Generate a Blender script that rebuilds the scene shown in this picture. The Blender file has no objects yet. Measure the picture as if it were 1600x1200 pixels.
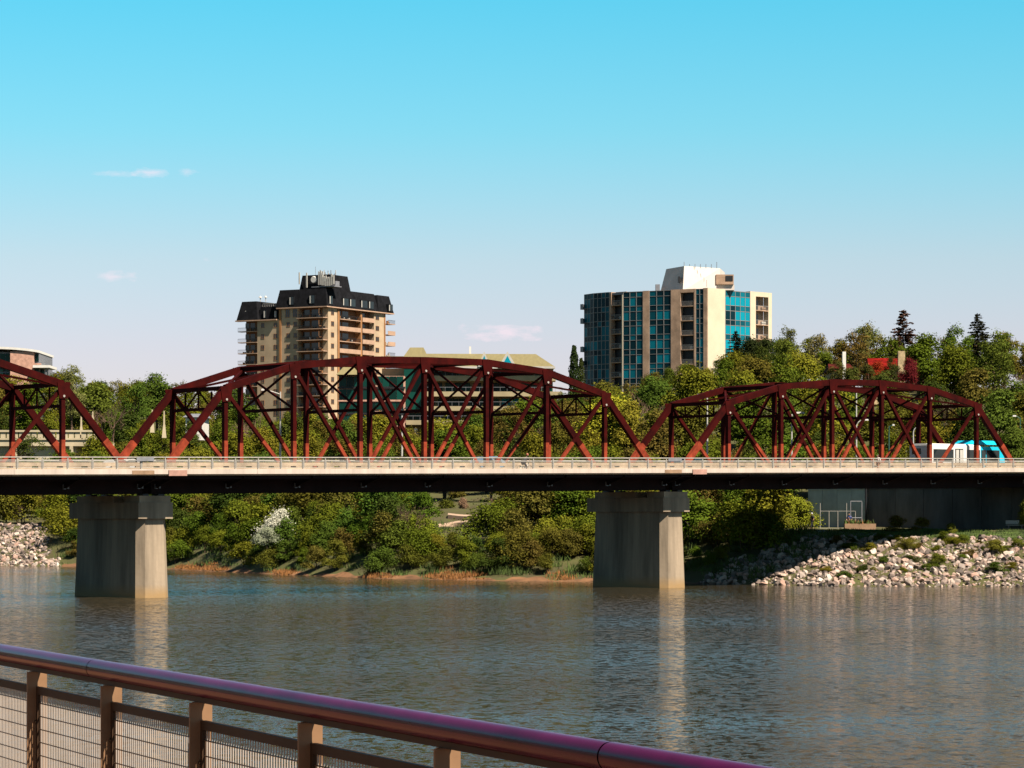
import bpy, bmesh, math, random
import numpy as np
from mathutils import Vector, Matrix, Quaternion
random.seed(7); rng = np.random.default_rng(7)
SC = bpy.context.scene
COL = SC.collection
R = math.radians

# ------------------------------------------------------------------ camera
F = 4656.5            # focal length in photograph pixels (1600 wide)
HOR = 812.0           # row of the horizon in the photograph
ZC = 6.45             # eye height above the water
cam = bpy.data.cameras.new('camera'); cam.sensor_width = 36.0; cam.lens = 36.0 * F / 1600.0
cam.shift_y = (HOR - 600.0) / 1600.0
cam.clip_start = 0.5; cam.clip_end = 30000
camo = bpy.data.objects.new('camera', cam); COL.objects.link(camo)
camo.location = (0, 0, ZC); camo.rotation_euler = (R(90), 0, 0)
SC.camera = camo

# ------------------------------------------------------------------ sun and sky
SUN_EL, SUN_AZ = R(53), R(47)       # azimuth: to the right of straight behind the camera
SDIR = Vector((math.sin(SUN_AZ) * math.cos(SUN_EL), -math.cos(SUN_AZ) * math.cos(SUN_EL), math.sin(SUN_EL)))
sun = bpy.data.lights.new('sun', 'SUN'); sun.energy = 5.0; sun.angle = R(0.5); sun.color = (1.0, 0.90, 0.76)
suno = bpy.data.objects.new('sun', sun); COL.objects.link(suno)
suno.rotation_euler = SDIR.to_track_quat('Z', 'Y').to_euler(); suno.location = (60, -40, 120)
W = bpy.data.worlds.new('World'); SC.world = W; W.use_nodes = True
nt = W.node_tree; nt.nodes.clear()
def N(tree, t, **kw):
    n = tree.nodes.new(t)
    for k, v in kw.items(): setattr(n, k, v)
    return n
out = N(nt, 'ShaderNodeOutputWorld'); bg = N(nt, 'ShaderNodeBackground'); bg.inputs[1].default_value = 0.050
sky = N(nt, 'ShaderNodeTexSky', sky_type='NISHITA'); sky.sun_disc = False
sky.sun_elevation = SUN_EL; sky.sun_rotation = math.pi - SUN_AZ
sky.air_density = 1.0; sky.dust_density = 0.6; sky.ozone_density = 1.6
tc = N(nt, 'ShaderNodeTexCoord'); sep = N(nt, 'ShaderNodeSeparateXYZ')
nt.links.new(tc.outputs['Generated'], sep.inputs[0])
ramp = N(nt, 'ShaderNodeValToRGB'); cr = ramp.color_ramp; cr.interpolation = 'LINEAR'
SKY_TINT = [(0.0, (.85, .70, .86)), (.057, (.849, .726, .841)), (.087, (.79, .805, .829)), (.13, (.468, .941, .934)), (.172, (.29, 1.0, 1.0)), (.30, (.36, .74, .78)), (.50, (.46, .56, .54)), (1.0, (.48, .44, .40))]
cr.elements[0].position = SKY_TINT[0][0]; cr.elements[1].position = SKY_TINT[-1][0]
for p, c in SKY_TINT[1:-1]: cr.elements.new(p)
for e, (p, c) in zip(cr.elements, SKY_TINT): e.color = (*c, 1)
nt.links.new(sep.outputs[2], ramp.inputs[0])
mul = N(nt, 'ShaderNodeMix', data_type='RGBA', blend_type='MULTIPLY'); mul.inputs[0].default_value = 1.0
nt.links.new(sky.outputs[0], mul.inputs[6]); nt.links.new(ramp.outputs[0], mul.inputs[7])
# thin scraps of fair-weather cloud low in the sky: each a soft ellipse of directions broken up by noise
last = mul.outputs[2]
cn = N(nt, 'ShaderNodeTexNoise'); cn.inputs['Scale'].default_value = 130.0; cn.inputs['Detail'].default_value = 5.0; cn.inputs['Roughness'].default_value = .62
mp = N(nt, 'ShaderNodeMapping'); mp.inputs['Scale'].default_value = (1, 1, 3.0)
nt.links.new(tc.outputs['Generated'], mp.inputs[0]); nt.links.new(mp.outputs[0], cn.inputs['Vector'])
for (px, py, wx, wy, am) in ((235, 270, 30, 7, .42), (185, 272, 32, 6, .25), (292, 269, 18, 7, .35), (168, 431, 34, 10, .36), (795, 519, 62, 14, .44), (322, 406, 10, 4, .25)):
    d = Vector(((px - 800) / F, 1, (HOR - py) / F)); L = d.length; d.normalize()
    su = N(nt, 'ShaderNodeVectorMath', operation='SUBTRACT'); su.inputs[1].default_value = d
    nt.links.new(tc.outputs['Generated'], su.inputs[0])
    sc_ = N(nt, 'ShaderNodeVectorMath', operation='MULTIPLY'); sc_.inputs[1].default_value = (F / wx, 1, F / wy)
    nt.links.new(su.outputs[0], sc_.inputs[0])
    ln = N(nt, 'ShaderNodeVectorMath', operation='LENGTH'); nt.links.new(sc_.outputs[0], ln.inputs[0])
    a1 = N(nt, 'ShaderNodeMath', operation='MULTIPLY_ADD'); a1.inputs[1].default_value = 3.2; a1.inputs[2].default_value = -1.15
    nt.links.new(cn.outputs[0], a1.inputs[0])
    a2 = N(nt, 'ShaderNodeMath', operation='SUBTRACT'); nt.links.new(a1.outputs[0], a2.inputs[0]); nt.links.new(ln.outputs['Value'], a2.inputs[1])
    a3 = N(nt, 'ShaderNodeMath', operation='ADD', use_clamp=True); a3.inputs[1].default_value = .55; nt.links.new(a2.outputs[0], a3.inputs[0])
    a4 = N(nt, 'ShaderNodeMath', operation='MULTIPLY'); a4.inputs[1].default_value = am; nt.links.new(a3.outputs[0], a4.inputs[0])
    mx = N(nt, 'ShaderNodeMix', data_type='RGBA'); nt.links.new(a4.outputs[0], mx.inputs[0]); nt.links.new(last, mx.inputs[6])
    mx.inputs[7].default_value = (7.4, 5.6, 6.1, 1)
    last = mx.outputs[2]
nt.links.new(last, bg.inputs[0]); nt.links.new(bg.outputs[0], out.inputs[0])
SC.view_settings.view_transform = 'Standard'; SC.view_settings.look = 'None'
SC.view_settings.exposure = 1.64; SC.view_settings.gamma = 1.0; SC.view_settings.use_curve_mapping = False

# ------------------------------------------------------------------ helpers
def P(px, py, Y): return Vector(((px - 800) / F * Y, Y, ZC + (HOR - py) / F * Y))
def ZY(py, Y): return ZC + (HOR - py) / F * Y
def PX(x, y): return 800 + F * x / y

KEEP = ('dark_red_steel_paint', 'pale_red_lower_coat', 'pier_concrete', 'maroon_handrail', 'bus_blue', 'dark_window_glass', 'grey_metal', 'tan_painted_steel', 'wire', 'dry_grass')
def mat(name, col, rough=.7, var=.12, scale=1.0, bump=0.0, bscale=None, metal=0.0, spec=.3, col2=None, stretch=None):
    m = bpy.data.materials.new(name); m.use_nodes = True; t = m.node_tree
    b = t.nodes['Principled BSDF']; b.inputs['Roughness'].default_value = rough; b.inputs['Metallic'].default_value = metal
    b.inputs['Specular IOR Level'].default_value = spec
    c = N(t, 'ShaderNodeTexCoord'); no = N(t, 'ShaderNodeTexNoise'); no.inputs['Scale'].default_value = scale; no.inputs['Detail'].default_value = 6; no.inputs['Roughness'].default_value = .62
    if stretch:
        mpp = N(t, 'ShaderNodeMapping'); mpp.inputs['Scale'].default_value = stretch
        t.links.new(c.outputs['Object'], mpp.inputs[0]); t.links.new(mpp.outputs[0], no.inputs['Vector'])
    else: t.links.new(c.outputs['Object'], no.inputs['Vector'])
    rp = N(t, 'ShaderNodeValToRGB'); e = rp.color_ramp.elements
    ks = .62 if name not in KEEP else 1.0
    col = tuple(x * ks for x in col); col2 = tuple(x * ks for x in col2) if col2 else None
    a = col; d = col2 if col2 else tuple(min(1, x * (1 + 2 * var)) for x in col)
    lo = tuple(x * (1 - 2 * var) for x in col) if not col2 else col
    e[0].position = .32; e[0].color = (*lo, 1); e[1].position = .68; e[1].color = (*d, 1)
    t.links.new(no.outputs[0], rp.inputs[0]); t.links.new(rp.outputs[0], b.inputs['Base Color'])
    if bump:
        bn = N(t, 'ShaderNodeTexNoise'); bn.inputs['Scale'].default_value = bscale or scale * 6; bn.inputs['Detail'].default_value = 5
        t.links.new(c.outputs['Object'], bn.inputs['Vector'])
        bp_ = N(t, 'ShaderNodeBump'); bp_.inputs['Strength'].default_value = bump; bp_.inputs['Distance'].default_value = .05
        t.links.new(bn.outputs[0], bp_.inputs['Height']); t.links.new(bp_.outputs[0], b.inputs['Normal'])
    return m

class MB:
    def __init__(s): s.v = []; s.f = []; s.m = []
    def hexa(s, c, m=0):
        n = len(s.v); s.v += [tuple(x) for x in c]
        for q in ((3, 2, 1, 0), (4, 5, 6, 7), (0, 1, 5, 4), (1, 2, 6, 5), (2, 3, 7, 6), (3, 0, 4, 7)):
            s.f.append(tuple(n + i for i in q)); s.m.append(m)
    def box(s, x0, x1, y0, y1, z0, z1, m=0):
        s.hexa([(x0, y0, z0), (x1, y0, z0), (x1, y1, z0), (x0, y1, z0), (x0, y0, z1), (x1, y0, z1), (x1, y1, z1), (x0, y1, z1)], m)
    def prism(s, poly, z0, z1, m=0, poly2=None, mtop=None):
        n = len(s.v); k = len(poly); p2 = poly2 or poly
        s.v += [(x, y, z0) for x, y in poly] + [(x, y, z1) for x, y in p2]
        s.f.append(tuple(n + i for i in reversed(range(k)))); s.m.append(m)
        s.f.append(tuple(n + k + i for i in range(k))); s.m.append(m if mtop is None else mtop)
        for i in range(k):
            j = (i + 1) % k; s.f.append((n + i, n + j, n + k + j, n + k + i)); s.m.append(m)
    def beam(s, p0, p1, w, h, side=None, m=0, cuts=None):
        # box beam from p0 to p1; w across the 'side' axis, h across the third; cuts = [(param, mat after)]
        p0 = Vector(p0); p1 = Vector(p1); a = (p1 - p0).normalized()
        sd = Vector(side) if side else (Vector((0, 0, 1)).cross(a) if abs(a.z) < .99 else Vector((1, 0, 0)))
        sd = (sd - a * sd.dot(a)).normalized(); b = a.cross(sd)
        st = [(0.0, m)] + (cuts or []) + [(1.0, None)]
        n0 = len(s.v)
        for (q, _) in st:
            c = p0.lerp(p1, q)
            for (i, j) in ((-1, -1), (1, -1), (1, 1), (-1, 1)): s.v.append(tuple(c + sd * (i * w / 2) + b * (j * h / 2)))
        for k in range(len(st) - 1):
            A = n0 + 4 * k; B = A + 4
            for i in range(4):
                j = (i + 1) % 4; s.f.append((A + i, A + j, B + j, B + i)); s.m.append(st[k][1])
        s.f.append((n0 + 3, n0 + 2, n0 + 1, n0)); s.m.append(st[0][1])
        e = n0 + 4 * (len(st) - 1); s.f.append((e, e + 1, e + 2, e + 3)); s.m.append(st[-2][1])
    def cyl(s, p0, p1, r0, r1=None, n=8, m=0, cap=True):
        r1 = r0 if r1 is None else r1
        p0 = Vector(p0); p1 = Vector(p1); a = (p1 - p0).normalized()
        u = a.orthogonal().normalized(); w = a.cross(u); k = len(s.v)
        for (c, r) in ((p0, r0), (p1, r1)):
            for i in range(n):
                t = 2 * math.pi * i / n; s.v.append(tuple(c + (u * math.cos(t) + w * math.sin(t)) * r))
        for i in range(n):
            j = (i + 1) % n; s.f.append((k + i, k + j, k + n + j, k + n + i)); s.m.append(m)
        if cap:
            s.f.append(tuple(k + i for i in reversed(range(n)))); s.m.append(m)
            s.f.append(tuple(k + n + i for i in range(n))); s.m.append(m)
    def tube(s, pts, r, n=6, m=0):
        for a, b in zip(pts[:-1], pts[1:]): s.cyl(a, b, r, r, n, m)
    def sphere(s, c, r, sc=(1, 1, 1), m=0, nu=10, nv=7):
        k = len(s.v); c = Vector(c)
        for j in range(nv + 1):
            ph = math.pi * j / nv
            for i in range(nu):
                t = 2 * math.pi * i / nu
                s.v.append((c.x + r * sc[0] * math.sin(ph) * math.cos(t), c.y + r * sc[1] * math.sin(ph) * math.sin(t), c.z + r * sc[2] * math.cos(ph)))
        for j in range(nv):
            for i in range(nu):
                i2 = (i + 1) % nu; s.f.append((k + j * nu + i, k + (j + 1) * nu + i, k + (j + 1) * nu + i2, k + j * nu + i2)); s.m.append(m)
    def mesh(s, name, mats, smooth=False):
        me = bpy.data.meshes.new(name); me.from_pydata(s.v, [], s.f)
        for x in (mats if isinstance(mats, (list, tuple)) else [mats]): me.materials.append(x)
        me.polygons.foreach_set('material_index', s.m)
        if smooth: me.polygons.foreach_set('use_smooth', [True] * len(s.f))
        me.update(); return me
    def build(s, name, mats, parent=None, smooth=False, off=None):
        if off is not None:
            o = Vector(off); s.v = [(a - o.x, b - o.y, c - o.z) for a, b, c in s.v]
        return link(name, s.mesh(name, mats, smooth), parent)
def link(name, me, parent=None, loc=None):
    o = bpy.data.objects.new(name, me); COL.objects.link(o)
    if parent: o.parent = parent
    if loc is not None: o.location = loc
    return o
def tag(o, label=None, cat=None, group=None, kind=None):
    if label: o['label'] = label
    if cat: o['category'] = cat
    if group: o['group'] = group
    if kind: o['kind'] = kind
    return o
def thing(name, label, cat, loc=(0, 0, 0), rz=0.0, group=None):
    o = bpy.data.objects.new(name, None); COL.objects.link(o); o.location = loc; o.rotation_euler = (0, 0, rz)
    o.empty_display_size = .5
    return tag(o, label, cat, group)
def copy_tree(o, parent=None):
    c = o.copy(); COL.objects.link(c); c.parent = parent
    for ch in list(o.children): copy_tree(ch, c)
    return c

# ------------------------------------------------------------------ materials
M = {}
M['red'] = mat('dark_red_steel_paint', (.021, .0010, .0007), .75, .25, .9, spec=.05)
M['red_low'] = mat('pale_red_lower_coat', (.150, .025, .0115), .75, .2, 1.4, spec=.05)
M['steel'] = mat('galvanised_rail', (.36, .33, .29), .5, .10, 3, spec=.35)
M['girder'] = mat('girder_paint', (.014, .006, .006), .75, .2, .6, spec=.1)
M['conc'] = mat('pier_concrete', (.22, .165, .112), .85, .16, .45, bump=.25, bscale=3, stretch=(1, 1, .35))
def mat_pier():
    m = mat('stained_pier_concrete', (.275, .21, .145), .85, .20, .8, bump=.3, bscale=3, stretch=(1, 1, .10)); t = m.node_tree; b = t.nodes['Principled BSDF']
    src = b.inputs['Base Color'].links[0].from_socket; c = N(t, 'ShaderNodeTexCoord'); sp = N(t, 'ShaderNodeSeparateXYZ'); t.links.new(c.outputs['Object'], sp.inputs[0])
    no = N(t, 'ShaderNodeTexNoise'); no.inputs['Scale'].default_value = 1.3; t.links.new(c.outputs['Object'], no.inputs['Vector'])
    ad = N(t, 'ShaderNodeMath', operation='MULTIPLY_ADD'); ad.inputs[1].default_value = -.5; t.links.new(no.outputs[0], ad.inputs[0]); t.links.new(sp.outputs[2], ad.inputs[2])
    mr = N(t, 'ShaderNodeMapRange'); mr.inputs[1].default_value = -.05; mr.inputs[2].default_value = .9; t.links.new(ad.outputs[0], mr.inputs[0])
    mx = N(t, 'ShaderNodeMix', data_type='RGBA'); mx.inputs[6].default_value = (.20, .125, .055, 1); t.links.new(mr.outputs[0], mx.inputs[0]); t.links.new(src, mx.inputs[7]); t.links.new(mx.outputs[2], b.inputs['Base Color'])
    return m
M['pier'] = mat_pier()
M['deck'] = mat('deck_edge_concrete', (.50, .415, .35), .85, .07, 1.6, stretch=(1, 1, .15))
M['barrier'] = mat('barrier_concrete', (.42, .32, .22), .85, .16, .8)
M['pink'] = mat('pink_concrete', (.40, .22, .17), .85, .12, 1.5)
M['tan'] = mat('tan_concrete', (.30, .185, .11), .85, .12, 1.5)
M['asphalt'] = mat('asphalt', (.05, .05, .05), .9, .1, 2)
M['dark'] = mat('dark_metal', (.012, .012, .014), .5, .1, 2)
M['grey'] = mat('grey_metal', (.12, .12, .13), .5, .1, 2)
M['white'] = mat('white_paint', (.72, .68, .62), .6, .05, 1)
M['cream'] = mat('cream_stucco', (.46, .335, .215), .9, .07, .3)
M['orange'] = mat('orange_stucco', (.33, .15, .055), .9, .10, .3)
M['black_roof'] = mat('charcoal_shingle', (.010, .010, .012), .9, .2, .8, spec=.05)
M['glass_dark'] = mat('dark_window_glass', (.006, .011, .012), .12, .3, .25, spec=.5)
M['frame_white'] = mat('white_frame', (.50, .47, .42), .6, .05, 1)
M['slab'] = mat('balcony_slab', (.44, .28, .19), .85, .08, .6)
M['redbrick'] = mat('pink_brick', (.52, .29, .21), .9, .14, 1.2, bump=.2, bscale=12)

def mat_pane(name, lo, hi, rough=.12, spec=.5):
    # tinted facade glass; green varies at random, teal follows the light painted per face
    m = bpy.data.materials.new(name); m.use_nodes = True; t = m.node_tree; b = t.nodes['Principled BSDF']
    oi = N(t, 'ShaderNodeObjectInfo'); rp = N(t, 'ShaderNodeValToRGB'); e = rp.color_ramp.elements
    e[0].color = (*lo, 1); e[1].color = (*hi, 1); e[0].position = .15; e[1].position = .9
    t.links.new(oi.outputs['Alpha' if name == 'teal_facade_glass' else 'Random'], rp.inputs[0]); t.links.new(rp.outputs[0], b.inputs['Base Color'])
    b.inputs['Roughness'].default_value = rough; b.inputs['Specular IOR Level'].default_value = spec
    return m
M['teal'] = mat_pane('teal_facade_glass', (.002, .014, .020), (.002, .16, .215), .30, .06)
M['green_glass'] = mat_pane('green_facade_glass', (.002, .010, .008), (.004, .040, .030), .25, .12)

def mat_leaf(name):
    m = bpy.data.materials.new(name); m.use_nodes = True; t = m.node_tree; t.nodes.clear()
    o = N(t, 'ShaderNodeOutputMaterial'); oi = N(t, 'ShaderNodeObjectInfo'); g = N(t, 'ShaderNodeNewGeometry')
    d = N(t, 'ShaderNodeBsdfDiffuse'); tr = N(t, 'ShaderNodeBsdfTranslucent'); mx = N(t, 'ShaderNodeMixShader'); mx.inputs[0].default_value = .26
    hs = N(t, 'ShaderNodeHueSaturation'); mr = N(t, 'ShaderNodeMapRange'); mr.inputs[3].default_value = .68; mr.inputs[4].default_value = 1.36
    mh = N(t, 'ShaderNodeMapRange'); mh.inputs[3].default_value = .475; mh.inputs[4].default_value = .515
    t.links.new(g.outputs['Random Per Island'], mr.inputs[0]); t.links.new(oi.outputs['Random'], mh.inputs[0])
    t.links.new(oi.outputs['Color'], hs.inputs['Color']); t.links.new(mr.outputs[0], hs.inputs['Value']); t.links.new(mh.outputs[0], hs.inputs['Hue'])
    t.links.new(hs.outputs[0], d.inputs[0]); t.links.new(hs.outputs[0], tr.inputs[0])
    t.links.new(d.outputs[0], mx.inputs[1]); t.links.new(tr.outputs[0], mx.inputs[2]); t.links.new(mx.outputs[0], o.inputs[0])
    return m
M['leaf'] = mat_leaf('leaf')
M['bark'] = mat('bark', (.045, .030, .020), .9, .25, 3)
M['twig'] = mat('dry_twig', (.16, .095, .06), .9, .2, 3)
M['drygrass'] = mat('dry_grass', (.15, .062, .016), .9, .3, 1.2)
M['grass'] = mat('green_grass', (.055, .085, .012), .9, .35, 1.0)
M['earth'] = mat('bank_earth', (.060, .046, .016), .95, .35, .35, col2=(.075, .082, .015), bump=.6, bscale=2)
M['mud'] = mat('shore_mud', (.16, .075, .030), .9, .3, .5, bump=.5, bscale=3)
M['path'] = mat('pale_path', (.42, .29, .20), .9, .1, .5)

# ------------------------------------------------------------------ terrain of the far bank
WX = np.array([-400, -92.1, -71.6, -61.8, -43, -28.8, -14, 0, 10, 19.3, 31, 49.1, 66, 120, 400.])
WY = np.array([520, 429, 417, 411, 385, 353, 326, 313, 310, 300, 289, 286, 281, 270, 250.])
BX0, BY0, BTH, BW, BGAP = -7.796, 264.212, 0.67518, 8.219, 1.662
CT, ST = math.cos(BTH), math.sin(BTH)
SLOPE = .0117
def bp(s, t): return BX0 + s * CT - t * ST, BY0 + s * ST + t * CT
def bst(x, y):
    dx, dy = x - BX0, y - BY0; return dx * CT + dy * ST, -dx * ST + dy * CT
def deck(s): return ZC + 4.5 + SLOPE * s
S_WALL = 80.6
def sstep(a, b, x):
    t = np.clip((x - a) / (b - a), 0, 1); return t * t * (3 - 2 * t)
def terrain(x, y):
    x = np.asarray(x, float); y = np.asarray(y, float)
    d = y - np.interp(x, WX, WY)
    px = 800 + F * x / np.maximum(y, 50)
    zl = np.interp(d, [-60, -8, 0, 3, 9, 25, 60, 100, 150, 200, 300, 420, 900], [-4, -1.4, -.05, .5, 2.2, 5.6, 8.2, 11.5, 16.5, 21.5, 26, 29, 31])
    mid = np.interp(px, [200, 400, 430, 820, 960], [1.42, 1.1, .82, .82, 1])
    zl = np.where(d > 60, 8.2 + (zl - 8.2) * mid, zl)
    zr = np.interp(d, [-60, -8, 0, 4, 17, 24, 27, 60, 100, 150, 200, 300, 420, 900], [-4, -1.4, -.05, 1.0, 4.3, 5.2, 5.35, 5.6, 12, 20.5, 27.5, 31, 32, 33])
    k = sstep(16, 27, x)
    z = zl * (1 - k) + zr * k
    s = (x - BX0) * CT + (y - BY0) * ST; t = -(x - BX0) * ST + (y - BY0) * CT
    lift = sstep(S_WALL + .6, S_WALL + 4, s) * sstep(37, 33, t) * sstep(-60, -40, t)
    z = np.where(lift > 0, np.maximum(z, lift * 10.6), z)
    nz = .35 * np.sin(x * .31 + 1.3) * np.sin(y * .27) + .25 * np.sin(x * .73 + y * .41)
    return z + nz * np.clip(d / 25, 0, 1) * (1 - .7 * k)
def tz(x, y): return float(terrain(x, y))

xs = np.unique(np.concatenate([np.arange(-400, -100, 12), np.arange(-100, 90, 1.6), np.arange(90, 400, 12)]))
ds = np.unique(np.concatenate([np.arange(-30, 0, 4), np.arange(0, 60, 1.2), np.arange(60, 130, 4), np.arange(130, 420, 14), np.array([450, 520, 620, 800, 1200, 2000, 4000, 9000])]))
gv = []; gf = []
wys = np.interp(xs, WX, WY)
for i, x in enumerate(xs):
    for d_ in ds: gv.append((x, wys[i] + d_, 0))
gv = np.array(gv); gv[:, 2] = terrain(gv[:, 0], gv[:, 1])
far = gv[:, 1] > 1200
gv[far, 0] *= (gv[far, 1] / 1200) ** 1.0
nd = len(ds)
for i in range(len(xs) - 1):
    for j in range(nd - 1): gf.append((i * nd + j, (i + 1) * nd + j, (i + 1) * nd + j + 1, i * nd + j + 1))
me = bpy.data.meshes.new('far_bank'); me.from_pydata(gv.tolist(), [], gf); me.materials.append(M['earth'])
me.polygons.foreach_set('use_smooth', [True] * len(gf)); me.update()
tag(link('far_bank', me), 'wooded far river bank rising behind the bridge', kind='structure')

# shore strip of bare mud along the water
mv = []; mf = []
sx = np.arange(-100, 27, .8)
for i, x in enumerate(sx):
    wy = np.interp(x, WX, WY); wd = 1.6 + 1.0 * math.sin(x * .9) + .8 * math.sin(x * 2.3 + 1)
    for d_ in (-2.0, 0, wd * .5, wd): mv.append((x, wy + d_, tz(x, wy + d_) + .05))
for i in range(len(sx) - 1):
    for j in range(3): mf.append((i * 4 + j, (i + 1) * 4 + j, (i + 1) * 4 + j + 1, i * 4 + j + 1))
me = bpy.data.meshes.new('muddy_shore'); me.from_pydata(mv, [], mf); me.materials.append(M['mud']); me.update()
tag(link('muddy_shore', me), 'orange brown muddy shore along the far waterline', kind='structure')

# riverbed under the water, near quay
mb = MB(); mb.box(-2500, 2500, -60, 560, -6.2, -5.2); tag(mb.build('riverbed', M['mud']), 'riverbed under the water', kind='structure')

# ------------------------------------------------------------------ water
def mat_water():
    m = bpy.data.materials.new('river_water'); m.use_nodes = True; t = m.node_tree; b = t.nodes['Principled BSDF']
    b.inputs['Base Color'].default_value = (.026, .0195, .0105, 1); b.inputs['Roughness'].default_value = .08; b.inputs['IOR'].default_value = 1.333
    b.inputs['Specular IOR Level'].default_value = .34
    c = N(t, 'ShaderNodeTexCoord')
    def noise(scale, st, det=3):
        mpp = N(t, 'ShaderNodeMapping'); mpp.inputs['Scale'].default_value = st; mpp.inputs['Rotation'].default_value = (0, 0, R(12))
        t.links.new(c.outputs['Object'], mpp.inputs[0])
        n = N(t, 'ShaderNodeTexNoise'); n.inputs['Scale'].default_value = scale; n.inputs['Detail'].default_value = det; n.inputs['Roughness'].default_value = .6
        t.links.new(mpp.outputs[0], n.inputs['Vector']); return n.outputs[0]
    # wave slopes added straight to the normal, so that ripples far off keep their steepness
    big = noise(.011, (1, 2.2, 1), 4)
    rp = N(t, 'ShaderNodeMapRange'); rp.inputs[1].default_value = .38; rp.inputs[2].default_value = .60; rp.inputs[3].default_value = .35; rp.inputs[4].default_value = 1.0
    t.links.new(big, rp.inputs[0])
    def colnoise(scale, st, amp, det):
        mpp = N(t, 'ShaderNodeMapping'); mpp.inputs['Scale'].default_value = st; mpp.inputs['Rotation'].default_value = (0, 0, R(9))
        t.links.new(c.outputs['Object'], mpp.inputs[0])
        n = N(t, 'ShaderNodeTexNoise'); n.inputs['Scale'].default_value = scale; n.inputs['Detail'].default_value = det; n.inputs['Roughness'].default_value = .65
        t.links.new(mpp.outputs[0], n.inputs['Vector'])
        v1 = N(t, 'ShaderNodeVectorMath', operation='SUBTRACT'); v1.inputs[1].default_value = (.5, .5, .5); t.links.new(n.outputs['Color'], v1.inputs[0])
        v2 = N(t, 'ShaderNodeVectorMath', operation='MULTIPLY'); v2.inputs[1].default_value = (amp * .8, amp, 0); t.links.new(v1.outputs[0], v2.inputs[0]); return v2.outputs[0]
    def vadd(a_, b_):
        v = N(t, 'ShaderNodeVectorMath', operation='ADD'); t.links.new(a_, v.inputs[0]); t.links.new(b_, v.inputs[1]); return v.outputs[0]
    sl = vadd(vadd(colnoise(13.0, (.7, 1, 1), .55, 4), colnoise(4.2, (.60, .40, 1), .72, 3)), colnoise(.5, (.7, .4, 1), .06, 4))
    sp_ = N(t, 'ShaderNodeSeparateXYZ'); t.links.new(c.outputs['Object'], sp_.inputs[0])
    lee = N(t, 'ShaderNodeMapRange'); lee.inputs[1].default_value = 200; lee.inputs[2].default_value = 262; lee.inputs[3].default_value = 5.0; lee.inputs[4].default_value = 1.5     # calmer in the lee of the far bank
    t.links.new(sp_.outputs[1], lee.inputs[0]); am = N(t, 'ShaderNodeMath', operation='MULTIPLY'); t.links.new(rp.outputs[0], am.inputs[0]); t.links.new(lee.outputs[0], am.inputs[1])
    vs = N(t, 'ShaderNodeVectorMath', operation='SCALE'); t.links.new(sl, vs.inputs[0]); t.links.new(am.outputs[0], vs.inputs['Scale'])
    vz = N(t, 'ShaderNodeVectorMath', operation='ADD'); vz.inputs[1].default_value = (0, 0, 1); t.links.new(vs.outputs[0], vz.inputs[0])
    vn = N(t, 'ShaderNodeVectorMath', operation='NORMALIZE'); t.links.new(vz.outputs[0], vn.inputs[0]); t.links.new(vn.outputs[0], b.inputs['Normal'])
    return m
M['water'] = mat_water()
wv = [(-2500, 2.2, 0), (2500, 2.2, 0), (2500, 600, 0), (-2500, 600, 0)]
me = bpy.data.meshes.new('river_water'); me.from_pydata(wv, [], [(0, 1, 2, 3)]); me.materials.append(M['water']); me.update()
tag(link('river_water', me), 'grey rippled river water', kind='structure')

# ------------------------------------------------------------------ foreground walkway and railing
FM = {}
FM['tan'] = mat('tan_painted_steel', (.165, .090, .046), .55, .10, 5, spec=.2)
FM['brown'] = mat('brown_painted_steel', (.060, .032, .017), .6, .08, 4, spec=.12)
FM['wire'] = mat('wire', (.27, .225, .19), .45, .05, 5, spec=.4)
FM['wire_dark'] = mat('cross_wire', (.10, .06, .035), .45, .05, 5, spec=.4)
FM['hand'] = mat('maroon_handrail', (.050, .0020, .026), .22, .14, 3, spec=.10)
FM['pave'] = mat('promenade_paving', (.26, .115, .05), .9, .08, .7)
RA = Vector((-1.920, 12.0, 0)); RB = Vector((-.184, 7.984, 0)); RD = (RB - RA).normalized(); RN = Vector((RD.y, -RD.x, 0))   # RN: away from water?
if RN.dot(Vector((0, 0, 0)) - RA) < 0: RN = -RN
SP = (RB - RA).length / 4
ZR = ZC - .558
def rl(u, n, z): return RA + RD * u + RN * n + Vector((0, 0, z))
zw = ZR - 1.12
mb = MB()
q = [rl(-9, -.12, 0), rl(16, -.12, 0), rl(16, 9, 0), rl(-9, 9, 0)]
mb.prism([(p.x, p.y) for p in q], zw - .35, zw); tag(mb.build('promenade', FM['pave']), 'paved promenade on the near bank', kind='structure')
mb = MB(); q = [rl(-9, -.10, 0), rl(16, -.10, 0), rl(16, 1.0, 0), rl(-9, 1.0, 0)]
mb.prism([(p.x, p.y) for p in q], -5.3, zw - .36); tag(mb.build('quay_wall', M['conc'], off=(0, 0, 0)), 'concrete quay wall below the promenade', 'wall')
rail = thing('handrail_fence', 'maroon tubular handrail on tan posts with wire mesh panels in the foreground', 'railing', rl(0, 0, zw))
O = rail.location.copy()
def rbox(mb, u0, u1, n0, n1, z0, z1, m=0):
    c = [rl(u, n, z) for z in (z0, z1) for (u, n) in ((u0, n0), (u1, n0), (u1, n1), (u0, n1))]
    mb.hexa(c, m)
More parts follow.
